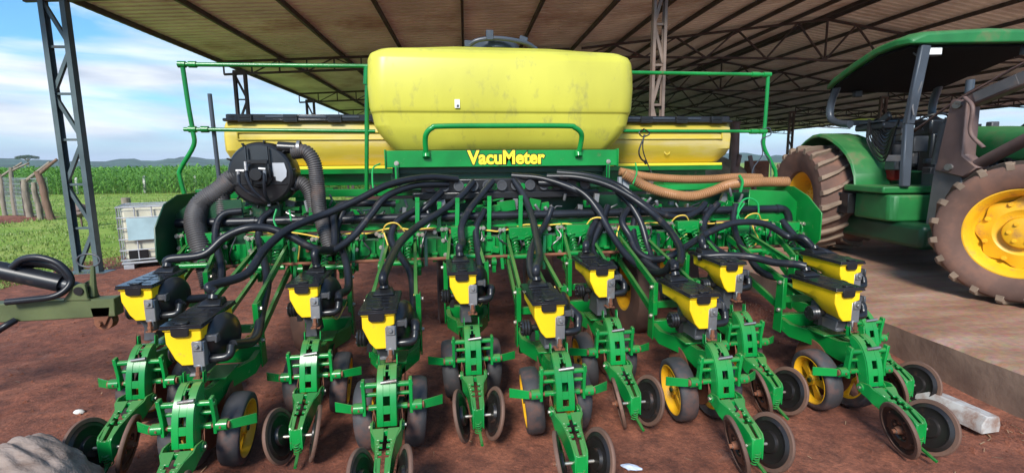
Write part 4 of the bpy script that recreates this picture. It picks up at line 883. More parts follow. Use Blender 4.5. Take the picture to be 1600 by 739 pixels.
# ---- handrails
b = MB(); r_ = .019
b.tube([(-2.76, 1.5, 2.52), (-2.745, 1.5, 2.2), (-2.73, 1.5, 1.99), (-2.735, 1.5, 1.86), (-2.86, 1.5, 1.66), (-2.87, 1.5, 1.58), (-2.84, 1.5, 1.38), (-2.80, 1.5, 1.15)], r_, 12, sub=5); b.cyl((-2.78, 1.5, 2.545), (-1.216, 1.5, 2.56), r_, 12); b.cyl((-2.80, 1.5, 2.0), (-1.18, 1.5, 1.985), r_*.9, 12)
for p in ((-2.765, 1.5, 2.545), (-2.68, 1.5, 2.546), (-2.73, 1.5, 2.0), (-2.63, 1.5, 2.0)): b.cyl(V(p)-V((.03,0,0)), V(p)+V((.03,0,0)), .028, 12)
b.cyl((-1.225, 1.5, 2.56), (-1.283, 1.5, 1.45), r_, 12); b.cyl((-1.226, 1.5, 2.56), (-1.24, 1.5, 2.40), .027, 12); b.cyl((-1.25, 1.5, 2.06), (-1.255, 1.5, 1.95), .022, 10)
PB(b, 'handrail', 'green', smooth=50, whole=True)
b = MB(); b.cyl((1.22, 1.5, 2.548), (2.72, 1.5, 2.552), r_, 12); b.cyl((1.19, 1.5, 1.99), (2.72, 1.5, 1.985), r_*.9, 12)
b.tube([(2.745, 1.5, 2.56), (2.745, 1.5, 2.2), (2.74, 1.5, 1.95), (2.75, 1.5, 1.82), (2.86, 1.5, 1.64), (2.90, 1.5, 1.56), (2.90, 1.5, 1.45), (2.87, 1.5, 1.2)], r_, 12, sub=5)
for p in ((2.73, 1.5, 2.552), (2.60, 1.5, 2.552), (2.72, 1.5, 1.985), (2.62, 1.5, 1.985)): b.cyl(V(p)-V((.04,0,0)), V(p)+V((.04,0,0)), .027, 12)
PB(b, 'handrail', 'green2', smooth=50, whole=True)
b = MB(); b.cyl((-2.585, 1.55, 2.31), (-2.57, 1.55, 1.5), .018, 10); PB(b, 'marker_rod', 'slate')
b = MB(); b.box((-2.2, 1.72, 1.455), (1.2, .25, .03)); b.box((2.25, 1.72, 1.455), (1.1, .25, .03)); PB(b, 'walkway_step', 'green')
b = MB(); b.tube([(2.70,1.49,2.0),(2.78,1.48,2.02),(2.80,1.48,1.95),(2.70,1.48,1.90),(2.715,1.47,1.75),(2.62,1.46,1.62),(2.60,1.46,1.50)], .006, 6); b.tube([(2.735,1.47,1.76),(2.80,1.46,1.68),(2.82,1.46,1.52)], .006, 6); PB(b, 'hanging_cord', 'slate')
b = MB(); b.tube([(1.42,1.48,2.01),(1.36,1.46,1.97),(1.40,1.46,1.93),(1.47,1.46,1.96),(1.42,1.46,2.0)], .007, 6); b.tube([(1.41,1.46,1.95),(1.40,1.45,1.80),(1.47,1.44,1.62),(1.52,1.40,1.50)], .006, 6); b.tube([(1.42,1.46,1.95),(1.36,1.45,1.80),(1.38,1.45,1.72),(1.43,1.45,1.68)], .008, 6); b.cyl((1.42,1.45,1.70),(1.44,1.45,1.665),.018,8); PB(b, 'knotted_cord', 'black')
# ---- vacuum fan
b = MB(); fc = V((-2.03, 1.0, 1.612)); b.lathe([(.001, .065), (.10, .065), (.11, .052), (.228, .042), (.245, .03), (.258, .0), (.258, -.16), (.20, -.19), (.001, -.19)], fc, (0,-1,0), 56); fan = PB(b, 'vacuum_fan', 'black', smooth=30, bevel=.002)
b = MB()
for k in range(10):
    a = k*2*PI/10+.15; p = fc+V((math.cos(a)*.262, -.02, math.sin(a)*.262)); b.box(p, (.025, .04, .012), Matrix.Rotation(-a, 3, 'Y')); 
b.build('rim_tab', 'black', fan, bevel=.002)
b = MB()
for x in (-.085, .075): b.bar(fc+V((x, -.075, .22)), fc+V((x+.01, -.10, -.02)), .010, .022, (0,1,0))
b.bar(fc+V((-.22, -.055, -.075)), fc+V((.20, -.055, -.075)), .006, .012)
b.bar(fc+V((-.09, -.105, .10)), fc+V((.08, -.105, .10)), .012, .03)
b.build('fan_strut', 'black', fan, bevel=.002)
b = MB(); b.box(fc+V((-.0, -.09, -.02)), (.09, .06, .12)); b.cyl(fc+V((0,-.09,0)), fc+V((0,-.16,0)), .05, 18); b.build('hydraulic_motor', 'black', fan, bevel=.006)
for pts in ([(-.13,-.12,.02),(-.125,-.15,-.02),(-.115,-.16,-.08),(-.06,-.15,-.14),(.03,-.13,-.20),(.06,-.1,-.24)], [(-.07,-.13,.05),(-.06,-.16,-.02),(-.02,-.17,-.12),(.04,-.15,-.19),(.07,-.11,-.23)], [(.06,-.13,.03),(.065,-.16,-.02),(.06,-.16,-.1),(.06,-.14,-.17),(.07,-.1,-.22)]):
    b = MB(); b.tube([fc+V(p) for p in pts], .012, 8); b.build('motor_hose', 'hose', fan)
for p, q in (((-.15,-.12,.03),(-.09,-.12,.03)), ((-.13,-.13,.03),(-.127,-.15,-.06)), ((.02,-.13,.045),(.07,-.13,.04)), ((.065,-.14,.03),(.065,-.155,-.05)), ((-.07,-.14,.10),(-.065,-.155,.03)), ((.06,-.10,-.19),(.07,-.11,-.25))):
    b = MB(); b.cyl(fc+V(p), fc+V(q), .013, 8); b.build('hose_fitting', 'cast', fan)
b = MB(); b.prism([fc+V(p) for p in ((.10,-.056,.09),(.19,-.056,.09),(.205,-.054,.03),(.20,-.054,-.02),(.16,-.056,-.06),(.12,-.056,-.05),(.12,-.056,-.02),(.08,-.056,-.01),(.10,-.056,.03))], (0, -.002, 0)); b.build('peeling_sticker', 'cage', fan)
b = MB(); b.box(fc+V((0, .08, -.30)), (.22, .08, .12)); b.box(fc+V((.0, .12, -.36)), (.5, .05, .05)); b.build('fan_mount', 'dgreen', fan, bevel=.003)
b = MB(); b.cyl(fc+V((.14, -.0, .215)), fc+V((.30, -.0, .205)), .046, 18); b.build('fan_outlet', 'black', fan); b = MB(); b.lathe([(.05,-.012),(.062,-.012),(.062,.012),(.05,.012)], fc+V((.30,0,.205)), (1,0,0), 20, closed=True); b.build('hose_clamp', 'cast', fan)
def corr(pts, r, amp, pitch, seg=18):
    P = spline(pts, 40); Ls = [0]
    for a, c in zip(P, P[1:]): Ls.append(Ls[-1]+(c-a).length)
    n = int(Ls[-1]/pitch*4); Q = []; j = 0
    for i in range(n+1):
        t = Ls[-1]*i/n
        while j < len(Ls)-2 and Ls[j+1] < t: j += 1
        f = (t-Ls[j])/max(1e-9, Ls[j+1]-Ls[j]); Q.append(P[j].lerp(P[j+1], min(1, f)))
    b = MB(); b.tube(Q, r, seg, smooth=False, radfn=lambda i, n_: r+(amp if i % 4 == 1 or i % 4 == 2 else -amp)); return b
gh_ = [([(-1.780,1.000,1.787), (-1.676,0.980,1.786), (-1.616,0.970,1.693), (-1.599,0.960,1.517), (-1.583,0.900,1.338), (-1.528,0.800,1.157), (-1.472,0.760,0.975)], .056),
       ([(-1.845,1.060,1.506), (-1.752,1.060,1.536), (-1.684,1.050,1.462), (-1.651,1.040,1.301)], .056),
       ([(-2.264,1.000,1.561), (-2.368,0.980,1.477), (-2.482,0.950,1.390), (-2.501,0.860,1.263), (-2.448,0.780,1.072), (-2.391,0.740,0.862), (-2.369,0.720,0.765)], .075),
       ([(-2.218,1.020,1.617), (-2.312,1.000,1.557), (-2.341,0.990,1.451), (-2.341,0.980,1.297)], .06)]
for pts, r in gh_: PB(corr(pts, r, .0035, .017), 'corrugated_vacuum_hose', 'ghose', smooth=0 if False else 60)
for pts, r in (([(1.092,1.150,1.574), (1.303,1.120,1.454), (1.518,1.100,1.385), (1.744,1.100,1.357), (1.938,1.100,1.396), (2.132,1.100,1.460), (2.364,1.100,1.480), (2.744,1.100,1.481)], .043),
               ([(1.123,1.350,1.595), (1.400,1.350,1.542), (1.736,1.350,1.513), (2.077,1.350,1.508), (2.354,1.350,1.523), (2.637,1.350,1.513)], .036)):
    PB(corr(pts, r, .0045, .020), 'corrugated_drain_hose', 'bhose', smooth=60)
b = MB(); b.tube([(2.181,1.030,1.551), (2.218,1.030,1.485), (2.210,1.040,1.394)], .014, 6, radfn=lambda i, n: .014); PB(b, 'hose_strap', 'gtie')
b = MB(); b.bar((1.370,1.200,1.437), (2.161,1.200,1.449), .03, .05); PB(b, 'hose_support', 'green2')
b = MB(); b.box((1.126,1.200,1.477), (.06,.06,.12)); b.box((1.077,1.220,1.465), (.03,.05,.16)); PB(b, 'drain_valve', 'pvc', bevel=.004)
# black seed and vacuum hoses, each from its outlet to its row unit
HR = .0315
def hz_(p, y=None): return p
hoses = [
 [(-0.453,1.120,1.549), (-0.712,1.020,1.571), (-1.013,0.900,1.521), (-1.259,0.800,1.406), (-1.445,0.720,1.326), (-1.615,0.620,1.266), (-1.747,0.500,1.203), (-1.837,0.300,1.098), (-1.890,0.100,0.980), (-2.02,-.12,.96), (-2.003,-.13,.93)],
 [(-0.538,1.120,1.505), (-0.784,1.020,1.507), (-0.941,0.950,1.470), (-1.067,0.880,1.408), (-1.166,0.800,1.286), (-1.293,0.700,1.132), (-1.439,0.600,1.037), (-1.575,0.550,1.070), (-1.719,0.550,1.157), (-1.871,0.550,1.223), (-2.014,0.520,1.231), (-2.164,0.500,1.168), (-2.289,0.450,1.060), (-2.50,.42,1.04), (-2.503,.41,.98)],
 [(-0.982,0.950,1.358), (-1.254,0.930,1.366), (-1.405,0.920,1.359), (-1.467,0.880,1.286), (-1.445,0.750,1.171), (-1.442,0.620,1.049), (-1.523,.43,1.06), (-1.523,.41,.97)],
 [(-0.312,1.120,1.524), (-0.423,1.000,1.415), (-0.604,0.850,1.294), (-0.784,0.650,1.205), (-0.905,0.400,1.124), (-0.962,0.150,1.047), (-.993,-.13,.98), (-.993,-.13,.93)],
 [(-0.141,1.120,1.528), (-0.257,1.000,1.412), (-0.381,0.850,1.289), (-0.449,0.720,1.172), (-0.456,0.550,1.067), (-.483,.42,1.06), (-.483,.41,1.01)],
 [(0.049,1.120,1.531), (0.114,1.000,1.405), (0.144,0.800,1.254), (0.127,0.500,1.107), (0.090,0.200,1.008), (0.0,-.12,.99), (-.003,-.13,.94)],
 [(0.277,1.120,1.504), (0.485,1.050,1.492), (0.645,0.950,1.409), (0.750,0.850,1.263), (0.816,0.700,1.084), (0.883,0.500,0.925), (0.952,0.250,0.847), (0.977,0.020,0.895), (.985,-.08,.98), (.982,-.13,.93)],
 [(0.354,1.120,1.561), (0.623,1.020,1.548), (0.887,0.920,1.469), (1.130,0.780,1.305), (1.243,0.550,1.145), (1.214,0.250,1.018), (1.110,0.050,0.940), (1.0,-.10,.97), (.985,-.13,.94)],
 [(0.443,1.120,1.594), (0.721,1.050,1.563), (0.976,1.000,1.475), (1.150,0.900,1.335), (1.316,0.860,1.232), (1.526,0.850,1.187), (1.694,0.880,1.238), (1.794,0.930,1.302)],
 [(0.796,0.900,1.229), (0.683,0.800,1.130), (0.598,0.650,1.044), (.51,.42,1.05), (.507,.41,.99)],
 [(1.073,0.930,1.294), (0.948,0.800,1.179), (0.987,0.700,1.051), (1.006,0.600,0.946), (1.094,0.500,0.890), (1.221,0.420,0.927), (1.465,0.550,1.003), (1.676,0.620,1.086), (1.936,0.660,1.152), (2.212,0.660,1.133), (2.406,0.600,1.022), (2.44,.47,1.03), (2.497,.41,.95)],
 [(1.920,0.930,1.299), (1.760,0.850,1.181), (1.662,0.720,1.056), (1.50,.45,1.06), (1.497,.41,.98)],
 [(1.389,0.300,0.932), (1.558,0.220,0.955), (1.750,0.140,0.948), (1.854,0.020,0.927), (1.95,-.09,.93), (1.997,-.13,.92)],
 [(0.044,1.200,1.569), (0.320,1.100,1.539), (0.613,0.980,1.425), (0.773,0.920,1.284), (0.827,0.900,1.171), (0.724,0.850,1.027), (0.652,0.800,0.935)],
 [(0.977,1.000,1.418), (1.061,0.900,1.308), (1.125,0.800,1.146), (1.146,0.700,0.963), (1.141,0.550,0.824), (1.097,0.350,0.736), (1.045,0.100,0.649)],
 [(-0.596,1.120,1.439), (-0.697,1.000,1.349), (-0.791,0.970,1.277), (-0.936,0.950,1.212)],
]
for pts in hoses:
    b = MB(); b.tube(pts, HR*.93, 14, sub=7); PB(b, 'seed_hose', 'hose', smooth=60)
vac = [
 [(-2.181,0.930,1.324), (-2.295,0.900,1.309), (-2.343,0.850,1.234), (-2.324,0.750,1.098), (-2.248,0.620,0.970), (-2.212,0.500,0.850), (-2.214,0.350,0.784), (-2.36,.20,.80), (-2.305,.11,.79)],
 [(-1.961,0.950,1.322), (-2.027,0.880,1.248), (-2.020,0.780,1.108), (-1.923,0.550,0.995), (-1.829,0.300,0.879), (-1.786,-0.000,0.736), (-1.750,-0.250,0.650), (-1.80,-.44,.69)],
 [(-1.403,0.950,1.304), (-1.451,0.860,1.157), (-1.403,0.750,1.041), (-1.333,0.550,0.923), (-1.300,0.360,0.794), (-1.325,.16,.80), (-1.323,.105,.77)],
 [(-0.815,0.930,1.303), (-0.960,0.850,1.223), (-1.013,0.750,1.106), (-0.953,0.620,0.996), (-0.854,0.400,0.886), (-0.823,0.100,0.767), (-0.823,-0.180,0.673), (-.795,-.38,.74), (-.793,-.435,.70)],
 [(-0.233,0.930,1.289), (-0.321,0.820,1.156), (-0.323,0.700,1.013), (-0.323,0.500,0.867), (-0.343,0.300,0.739), (-.283,.15,.80), (-.283,.105,.78)],
 [(0.351,0.930,1.293), (0.277,0.850,1.163), (0.126,0.600,1.040), (0.046,0.350,0.933), (0.036,0.100,0.842), (.12,-.25,.80), (.198,-.40,.74), (.199,-.435,.70)],
 [(0.864,0.930,1.299), (0.759,0.820,1.143), (0.648,0.700,0.980), (0.656,0.550,0.897), (.66,.30,.88), (.705,.15,.80), (.707,.105,.78)],
 [(1.164,0.930,1.292), (1.075,0.850,1.142), (1.043,0.720,0.991), (1.050,0.500,0.865), (1.131,0.100,0.793), (1.17,-.30,.80), (1.184,-.435,.70)],
 [(1.858,0.930,1.277), (1.739,0.840,1.125), (1.716,0.700,0.972), (1.761,0.500,0.892), (1.66,.30,.88), (1.70,.15,.80), (1.697,.105,.77)],
 [(2.100,0.930,1.284), (2.026,0.840,1.146), (1.963,0.660,0.998), (1.934,0.450,0.895), (1.903,0.150,0.798), (2.16,-.25,.80), (2.198,-.40,.72), (2.2,-.435,.68)],
 [(2.484,0.800,1.139), (2.503,0.620,1.004), (2.518,0.500,0.948), (2.62,.35,.90), (2.70,.15,.80), (2.697,.105,.75)],
]
for pts in vac:
    b = MB(); b.tube(pts, HR*.9, 14, sub=7); PB(b, 'vacuum_hose', 'hose', smooth=60)
# cable ties
for pts in ([(-1.881,0.800,1.344), (-1.901,0.780,1.256), (-1.859,0.760,1.172), (-1.823,0.740,1.123)], [(-1.787,0.800,1.336), (-1.773,0.780,1.252)], [(-1.118,1.200,1.689), (-1.174,1.150,1.651), (-1.167,1.000,1.535), (-1.144,0.900,1.460), (-1.117,0.880,1.429)], [(1.243,1.250,1.674), (1.217,1.150,1.585), (1.141,1.050,1.482)]):
    b = MB(); b.tube(pts, .0075, 6, sub=5); PB(b, 'cable_tie', 'gtie')
b = MB(); b.tube([(2.065,0.840,1.233), (2.103,0.840,1.326), (2.178,0.840,1.347), (2.257,0.840,1.299), (2.265,0.840,1.181), (2.193,0.840,1.118), (2.101,0.840,1.150)], .008, 6, closed=True); PB(b, 'coiled_line', 'gtie')
b = MB(); b.tube([(2.051,0.840,1.146), (2.077,0.840,1.233), (2.124,0.840,1.302)], .008, 6); PB(b, 'coiled_line', 'gtie')
# ================================================================ TRACTOR
def tractor():
    # local frame: +y forward, +x to the tractor's right, origin on the floor under the rear axle's centre
    rr_, fr_ = S(5.68, 7.55, .28), S(5.32, 4.32, .28)
    hd = V((fr_.x-rr_.x, fr_.y-rr_.y, 0)); WB = hd.length; hd.normalize(); rt = V((hd.y, -hd.x, 0))
    HT = .92
    o0 = rr_-rt*HT
    rz = math.atan2(-hd.x, hd.y)
    t = thing('tractor', 'large green farm tractor with canopy and front loader parked on the concrete', 'tractor', o0, rz)
    def P(b, n, m, parent=None, **k): return b.build(n, m, parent or t, **k)
    def wheel(name, c, ax, Rr, Wd, rim_r, front=False, s=1):
        ax = V(ax).normalized(); q = ax.to_track_quat('Z', 'Y'); h = Wd/2
        b = MB(); Ri = rim_r
        b.lathe([(Ri, -h*.62), (Ri+.03, -h*.85), (Ri+(Rr-Ri)*.5, -h*1.0), (Rr*.90, -h*.98), (Rr*.93, -h*.86), (Rr*.94, 0), (Rr*.93, h*.86), (Rr*.90, h*.98), (Ri+(Rr-Ri)*.5, h*1.0), (Ri+.03, h*.85), (Ri, h*.62)], c, ax, 72, closed=True)
        w = P(b, name, 'dtyre', smooth=50)
        nl = 22 if not front else 20; b = MB()
        for k in range(nl):
            for sd_ in (-1, 1):
                a0 = 2*PI*(k+(.5 if sd_ > 0 else 0))/nl
                def pt(a, u, r): return V(c)+q @ V((math.cos(a)*r, math.sin(a)*r, u))
                rings = []
                for u, da, wd in ((.03, .0, .035), (.45, .13, .038), (.88, .21, .050), (1.0, .225, .055)):
                    a = a0-da*1.25; uu = sd_*h*u; rt_ = Rr*((1.0 if u < .95 else .97) if not front else (.985 if u < .9 else (.972 if u < .95 else .945))); rb = Rr*.92 if u < .95 else Rr*.86
                    rings.append([pt(a-wd, uu, rb), pt(a+wd, uu, rb), pt(a+wd*.75, uu, rt_), pt(a-wd*.75, uu, rt_)])
                b.loft(rings)
        P(b, 'tread_lugs', 'lug', w, bevel=.004)
        b = MB(); b.lathe([(Ri+.02, h*.66), (Ri+.025, h*.74), (Ri+.005, h*.75), (Ri-.025, h*.60), (Ri-.05, h*.35), (Ri-.06, h*.05), (Ri-.09, -h*.05), (Ri-.09, -h*.3), (Ri-.02, -h*.7), (Ri+.02, -h*.66)], c, ax, 64, closed=True); rm = P(b, 'wheel_rim', 'rimy', w, smooth=50)
        # scalloped centre disc
        b = MB(); n = 96; ro = Ri-.055
        def ring(f, u, sc): return [V(c)+q @ V((math.cos(2*PI*i/n)*f*(1+sc*math.cos(8*2*PI*i/n)), math.sin(2*PI*i/n)*f*(1+sc*math.cos(8*2*PI*i/n)), u)) for i in range(n)]
        b.loft([ring(ro*.93, h*.06, .065), ring(ro*.93, h*.10, .065), ring(ro*.74, h*.20, .03), ring(ro*.62, h*.24, 0), ring(ro*.50, h*.12, 0), ring(ro*.44, h*.12, 0), ring(ro*.40, h*.40, 0), ring(ro*.36, h*.44, 0)])
        b.cyl(V(c)+ax*(-h*.3), V(c)+ax*(h*.1), ro*.5, 24)
        P(b, 'wheel_disc', 'rimy', w, smooth=40)
        b = MB()
        for k in range(8):
            a = 2*PI*k/8+.39; b.bolt(V(c)+q @ V((math.cos(a)*ro*.80, math.sin(a)*ro*.80, h*.17)), ax, .018, .025)
        for k in range(6):
            a = 2*PI*k/6; b.bolt(V(c)+q @ V((math.cos(a)*ro*.26, math.sin(a)*ro*.26, h*.44)), ax, .015, .02)
        P(b, 'wheel_bolts', 'rimy', w)
        return w
    RR, FR = .82, .70
    for s_ in (1, -1): wheel('rear_wheel', (s_*HT, 0, RR), (s_, 0, 0), RR, .92, .39)
    st = R(-38)
    fa = V((math.cos(st), math.sin(st), 0))
    wheel('front_wheel', (.90, WB, FR), (math.cos(R(38)), math.sin(R(38)), 0), FR, .46, .41, True)
    wheel('front_wheel', (-.90, WB, FR), (-math.cos(R(38)), -math.sin(R(38)), 0), FR, .46, .41, True)
    b = MB(); b.box((0, WB, FR), (1.3, .22, .22)); b.cyl((-HT, 0, RR), (HT, 0, RR), .13, 16); b.box((0, .4, .95), (.55, 1.5, .6)); b.box((0, 1.9, .85), (.42, 1.9, .45)); P(b, 'chassis', 'dgreen', bevel=.02)
    # bonnet
    def br(y, w_, z0, z1): return [V(p) for p in ((-w_, y, z0), (w_, y, z0), (w_*1.02, y, z0+(z1-z0)*.55), (w_*.86, y, z1-.06), (w_*.5, y, z1), (-w_*.5, y, z1), (-w_*.86, y, z1-.06), (-w_*1.02, y, z0+(z1-z0)*.55))]
    b = MB(); b.loft([br(1.75, .40, 1.42, 1.80), br(2.2, .40, 1.40, 1.76), br(2.9, .38, 1.36, 1.68), br(3.35, .36, 1.30, 1.58), br(3.5, .30, 1.3, 1.48)]); P(b, 'bonnet', 'tgreen', bevel=.03, seg=3)
    b = MB(); b.box((0, 2.2, .98), (.62, 1.9, .30)); b.cyl((.36, 1.9, 1.1), (.36, 2.5, 1.1), .10, 16); b.box((.34, 1.5, 1.1), (.12, .4, .25)); P(b, 'engine', 'dcast', bevel=.01)
    b = MB(); b.box((0, 2.2, 1.22), (.55, 1.2, .34)); b.cyl((.30, 1.7, 1.3), (.30, 2.3, 1.32), .07, 14); b.cyl((.31, 2.45, 1.25), (.31, 2.45, 1.42), .09, 16); b.box((.3, 2.8, 1.25), (.08, .3, .2)); P(b, 'engine_block', 'black', bevel=.01)
    for k in range(7):
        b = MB(); b.tube([(.30, 1.5+.22*k, 1.05+.04*(k%3)), (.40, 1.55+.2*k, 1.15), (.39, 1.65+.2*k, 1.28), (.31, 1.8+.15*k, 1.36)], .014, 6); P(b, 'engine_pipe', 'steel' if k % 2 else 'black', smooth=60)
    b = MB(); b.cyl((.30, 1.75, 1.7), (.30, 1.75, 2.35), .045, 14); P(b, 'exhaust', 'slate')
    # rear fenders: curved strip over the wheel
    for s_ in (1, -1):
        b = MB(); rg = []; th = .03
        for k in range(13):
            a = R(168-k*11.2); r_ = .99+.02*math.sin(k)
            if k > 9: r_ += (k-9)*.02
            y, z = math.cos(a)*-1*r_*-1, RR+math.sin(a)*r_
            y = -math.cos(a)*r_
            rg.append([V((s_*.58, y, z)), V((s_*1.04, y, z)), V((s_*1.065, y*1.0, z-.05)), V((s_*1.04, y*.985, z-.065)), V((s_*1.03, y*.985, z-.03)), V((s_*.58, y*.985, z-.03))])
        b.loft(rg)
        b.prism([(s_*.56, -math.cos(R(168-k*11.2))*.99, RR+math.sin(R(168-k*11.2))*.99) for k in range(13)]+[(s_*.56, .75, 1.05), (s_*.56, -.3, 1.05)], (s_*.03, 0, 0))
        P(b, 'rear_fender', 'tgreen', bevel=.008)
    # platform, steps, tank
    b = MB(); b.box((.72, 1.20, 1.02), (.78, .80, .09)); b.box((-.72, 1.20, 1.02), (.78, .80, .09)); b.box((0, .9, 1.0), (.9, 1.6, .06)); P(b, 'platform', 'tgreen', bevel=.02, seg=2)
    b = MB(); b.loft([[V((x, y, z)) for x, y in ((.34, .95), (1.02, .95), (1.05, 1.0), (1.05, 1.62), (.98, 1.68), (.34, 1.68))] for z in (.96, .62)]); P(b, 'fuel_tank', 'tgreen', bevel=.03, seg=2)
    b = MB(); b.box((.98, .86, .80), (.30, .20, .28)); b.box((.98, .755, .80), (.34, .015, .30)); P(b, 'battery', 'black', bevel=.006)
    b = MB(); b.box((1.0, .745, .80), (.36, .012, .03)); b.box((.80, .745, .79), (.018, .012, .30)); P(b, 'battery_strap', 'rust')
    b = MB(); b.loft([[V((x, y, z)) for x, y in ((-.55, .5), (.95, .5), (.95, 2.1), (-.55, 2.1))] for z in (.62, .32)]); P(b, 'belly_pan', 'dgreen', bevel=.06, seg=3)
    # cab: seat, dash, posts, canopy
    b = MB(); b.box((0, .35, 1.35), (.5, .5, .14)); b.box((0, .05, 1.72), (.48, .12, .65), Matrix.Rotation(.12, 3, 'X')); P(b, 'seat', 'black', bevel=.04, seg=3)
    b = MB(); b.box((0, 1.1, 1.45), (.5, .22, .62)); b.box((0, 1.02, 1.83), (.52, .3, .22)); P(b, 'dashboard', 'black', bevel=.03, seg=2)
    b = MB(); b.lathe([(.19,-.012),(.21,-.012),(.21,.012),(.19,.012)], (0, .82, 1.92), (0, -.5, .85), 32, closed=True); b.cyl((0, .82, 1.92), (0, 1.0, 1.7), .02, 8); P(b, 'steering_wheel', 'black')
    b = MB(); b.box((.52, .55, 1.88), (.30, .62, .10)); b.box((.60, .75, 1.96), (.06, .3, .12), Matrix.Rotation(.5, 3, 'X')); P(b, 'control_console', 'black', bevel=.02)
    b = MB(); b.box((.66, .60, 1.945), (.06, .46, .012)); P(b, 'console_trim', 'slate')
    b = MB(); b.box((.50, .95, 1.25), (.22, .18, .26)); P(b, 'red_canister', 'red', bevel=.03)
    b = MB(); b.box((.3, -.15, 2.02), (.26, .3, .05)); P(b, 'folded_cloth', 'bed', bevel=.015)
    def CB():
        q = MB(); ob = q.build
        def bl(*A, **K):
            q.v = [(x_, y_+.32, z_) for x_, y_, z_ in q.v]; return ob(*A, **K)
        q.build = bl; return q
    for s_ in (1, -1):
        b = CB(); b.bar((s_*.86, 1.30, 1.06), (s_*.80, 1.18, 1.85), .07, .11, (1,0,0)); b.bar((s_*.80, 1.18, 1.85), (s_*.74, 1.24, 2.80), .07, .12, (1,0,0)); P(b, 'front_post', 'slate', bevel=.012)
        b = CB(); b.tube([(s_*.78, -.38, 2.58), (s_*.80, -.50, 2.30), (s_*.80, -.48, 2.08), (s_*.78, -.30, 1.98), (s_*.75, -.05, 1.94)], .055, 10); P(b, 'rear_post', 'slate', smooth=50)
    b = CB(); b.bar((-.8, -.3, 1.98), (.8, -.3, 1.98), .04, .08); b.bar((-.6,.3,1.2),(-.6,.3,1.9),.1,.5); P(b, 'cab_rail', 'black')
    def rf(y, w_, z, e): return [V(p) for p in ((-w_, y, z), (w_, y, z), (w_, y, z+e), (w_*.82, y, z+e+.07), (0, y, z+e+.10), (-w_*.82, y, z+e+.07), (-w_, y, z+e))]
    b = CB(); b.loft([rf(-.58, .84, 2.52, .03), rf(-.50, .88, 2.525, .06), rf(-.3, .92, 2.57, .085), rf(.2, .96, 2.69, .09), rf(.7, .98, 2.80, .09), rf(1.05, .98, 2.82, .085), rf(1.25, .96, 2.81, .075), rf(1.30, .93, 2.81, .04)]); P(b, 'canopy', 'tgreen', bevel=.02, smooth=35, seg=2)
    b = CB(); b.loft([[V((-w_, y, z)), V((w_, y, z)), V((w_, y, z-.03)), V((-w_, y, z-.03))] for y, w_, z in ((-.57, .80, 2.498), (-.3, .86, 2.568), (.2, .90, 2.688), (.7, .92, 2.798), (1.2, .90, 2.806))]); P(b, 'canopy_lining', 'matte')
    for x in (.62, -.62):
        b = CB(); b.box((x, 1.18, 2.73), (.24, .08, .10)); lm = P(b, 'work_lamp', 'slate', bevel=.01)
        b = CB(); b.box((x, 1.225, 2.73), (.21, .012, .085)); P(b, 'lamp_lens', 'lamp', lm, bevel=.005)
    b = CB(); b.box((.40,-.50,2.44),(.12,.08,.10)); P(b, 'rear_lamp', 'black', bevel=.01)
    b = CB(); b.tube([(.77,1.10,2.74),(.72,1.2,2.6),(.74,1.24,2.35),(.80,1.22,2.1),(.82,1.28,1.95)], .010, 6); P(b, 'lamp_cable', 'mastg')
    def LB():
        q = MB(); ob = q.build
        def bl(*A, **K):
            q.v = [(x_, y_+.24, z_ if z_ < 1.2 else 1.2+(z_-1.2)*(.70 if z_ < 2.5 else .70)) for x_, y_, z_ in q.v]; return ob(*A, **K)
        q.build = bl; return q
    # front loader: mast, boom, cylinder on each side, hydraulic lines on the right
    for s_ in (1, -1):
        x = s_*.60
        b = LB(); b.prism([(x, 1.62, .55), (x, 2.06, .55), (x, 2.08, 1.10), (x, 2.0, 1.42), (x, 1.66, 1.42)], (s_*.14, 0, 0)); P(b, 'mast_bracket', 'mastg', bevel=.01)
        b = LB(); b.prism([(x+s_*.02, 1.72, 1.30), (x+s_*.02, 2.12, 1.20), (x+s_*.02, 2.28, 1.36), (x+s_*.02, 2.08, 1.55), (x+s_*.02, 2.06, 2.42), (x+s_*.02, 1.84, 2.46)], (s_*.16, 0, 0)); P(b, 'loader_mast', 'mast', bevel=.012)
        b = LB(); b.cyl((x+s_*.17, 1.93, 1.36), (x+s_*.20, 1.93, 1.36), .055, 18); b.cyl((x+s_*.17, 1.95, 2.36), (x+s_*.20, 1.95, 2.36), .06, 18); P(b, 'pivot_pin', 'steel')
        b = LB(); b.bar((x+s_*.09, 1.90, 2.36), (x+s_*.09, 2.9, 2.72), .12, .20); b.bar((x+s_*.09, 2.85, 2.72), (x+s_*.09, 4.5, 2.2), .12, .20); P(b, 'loader_boom', 'mast', bevel=.015)
        b = LB(); b.box((x+s_*.152, 2.62, 2.62), (.004, .34, .17), Matrix.Rotation(.345, 3, 'X')); b.box((x+s_*.155, 2.35, 2.53), (.004, .5, .15), Matrix.Rotation(.345, 3, 'X')); P(b, 'boom_plate', 'mastg')
        b = LB(); b.cyl((x+s_*.09, 2.22, 1.42), (x+s_*.09, 3.0, 1.98), .075, 18); P(b, 'lift_cylinder', 'mast', smooth=50)
        b = LB(); b.cyl((x+s_*.09, 3.0, 1.98), (x+s_*.09, 3.5, 2.34), .035, 14); P(b, 'cylinder_rod', 'steel')
        b = LB(); b.cyl((x-s_*.02, 1.55, 1.40), (x-s_*.02, 1.62, 2.10), .09, 18); b.cyl((x-s_*.02, 1.62, 2.10), (x-s_*.02, 1.63, 2.2), .06, 14); P(b, 'tilt_cylinder', 'mastg', smooth=50)
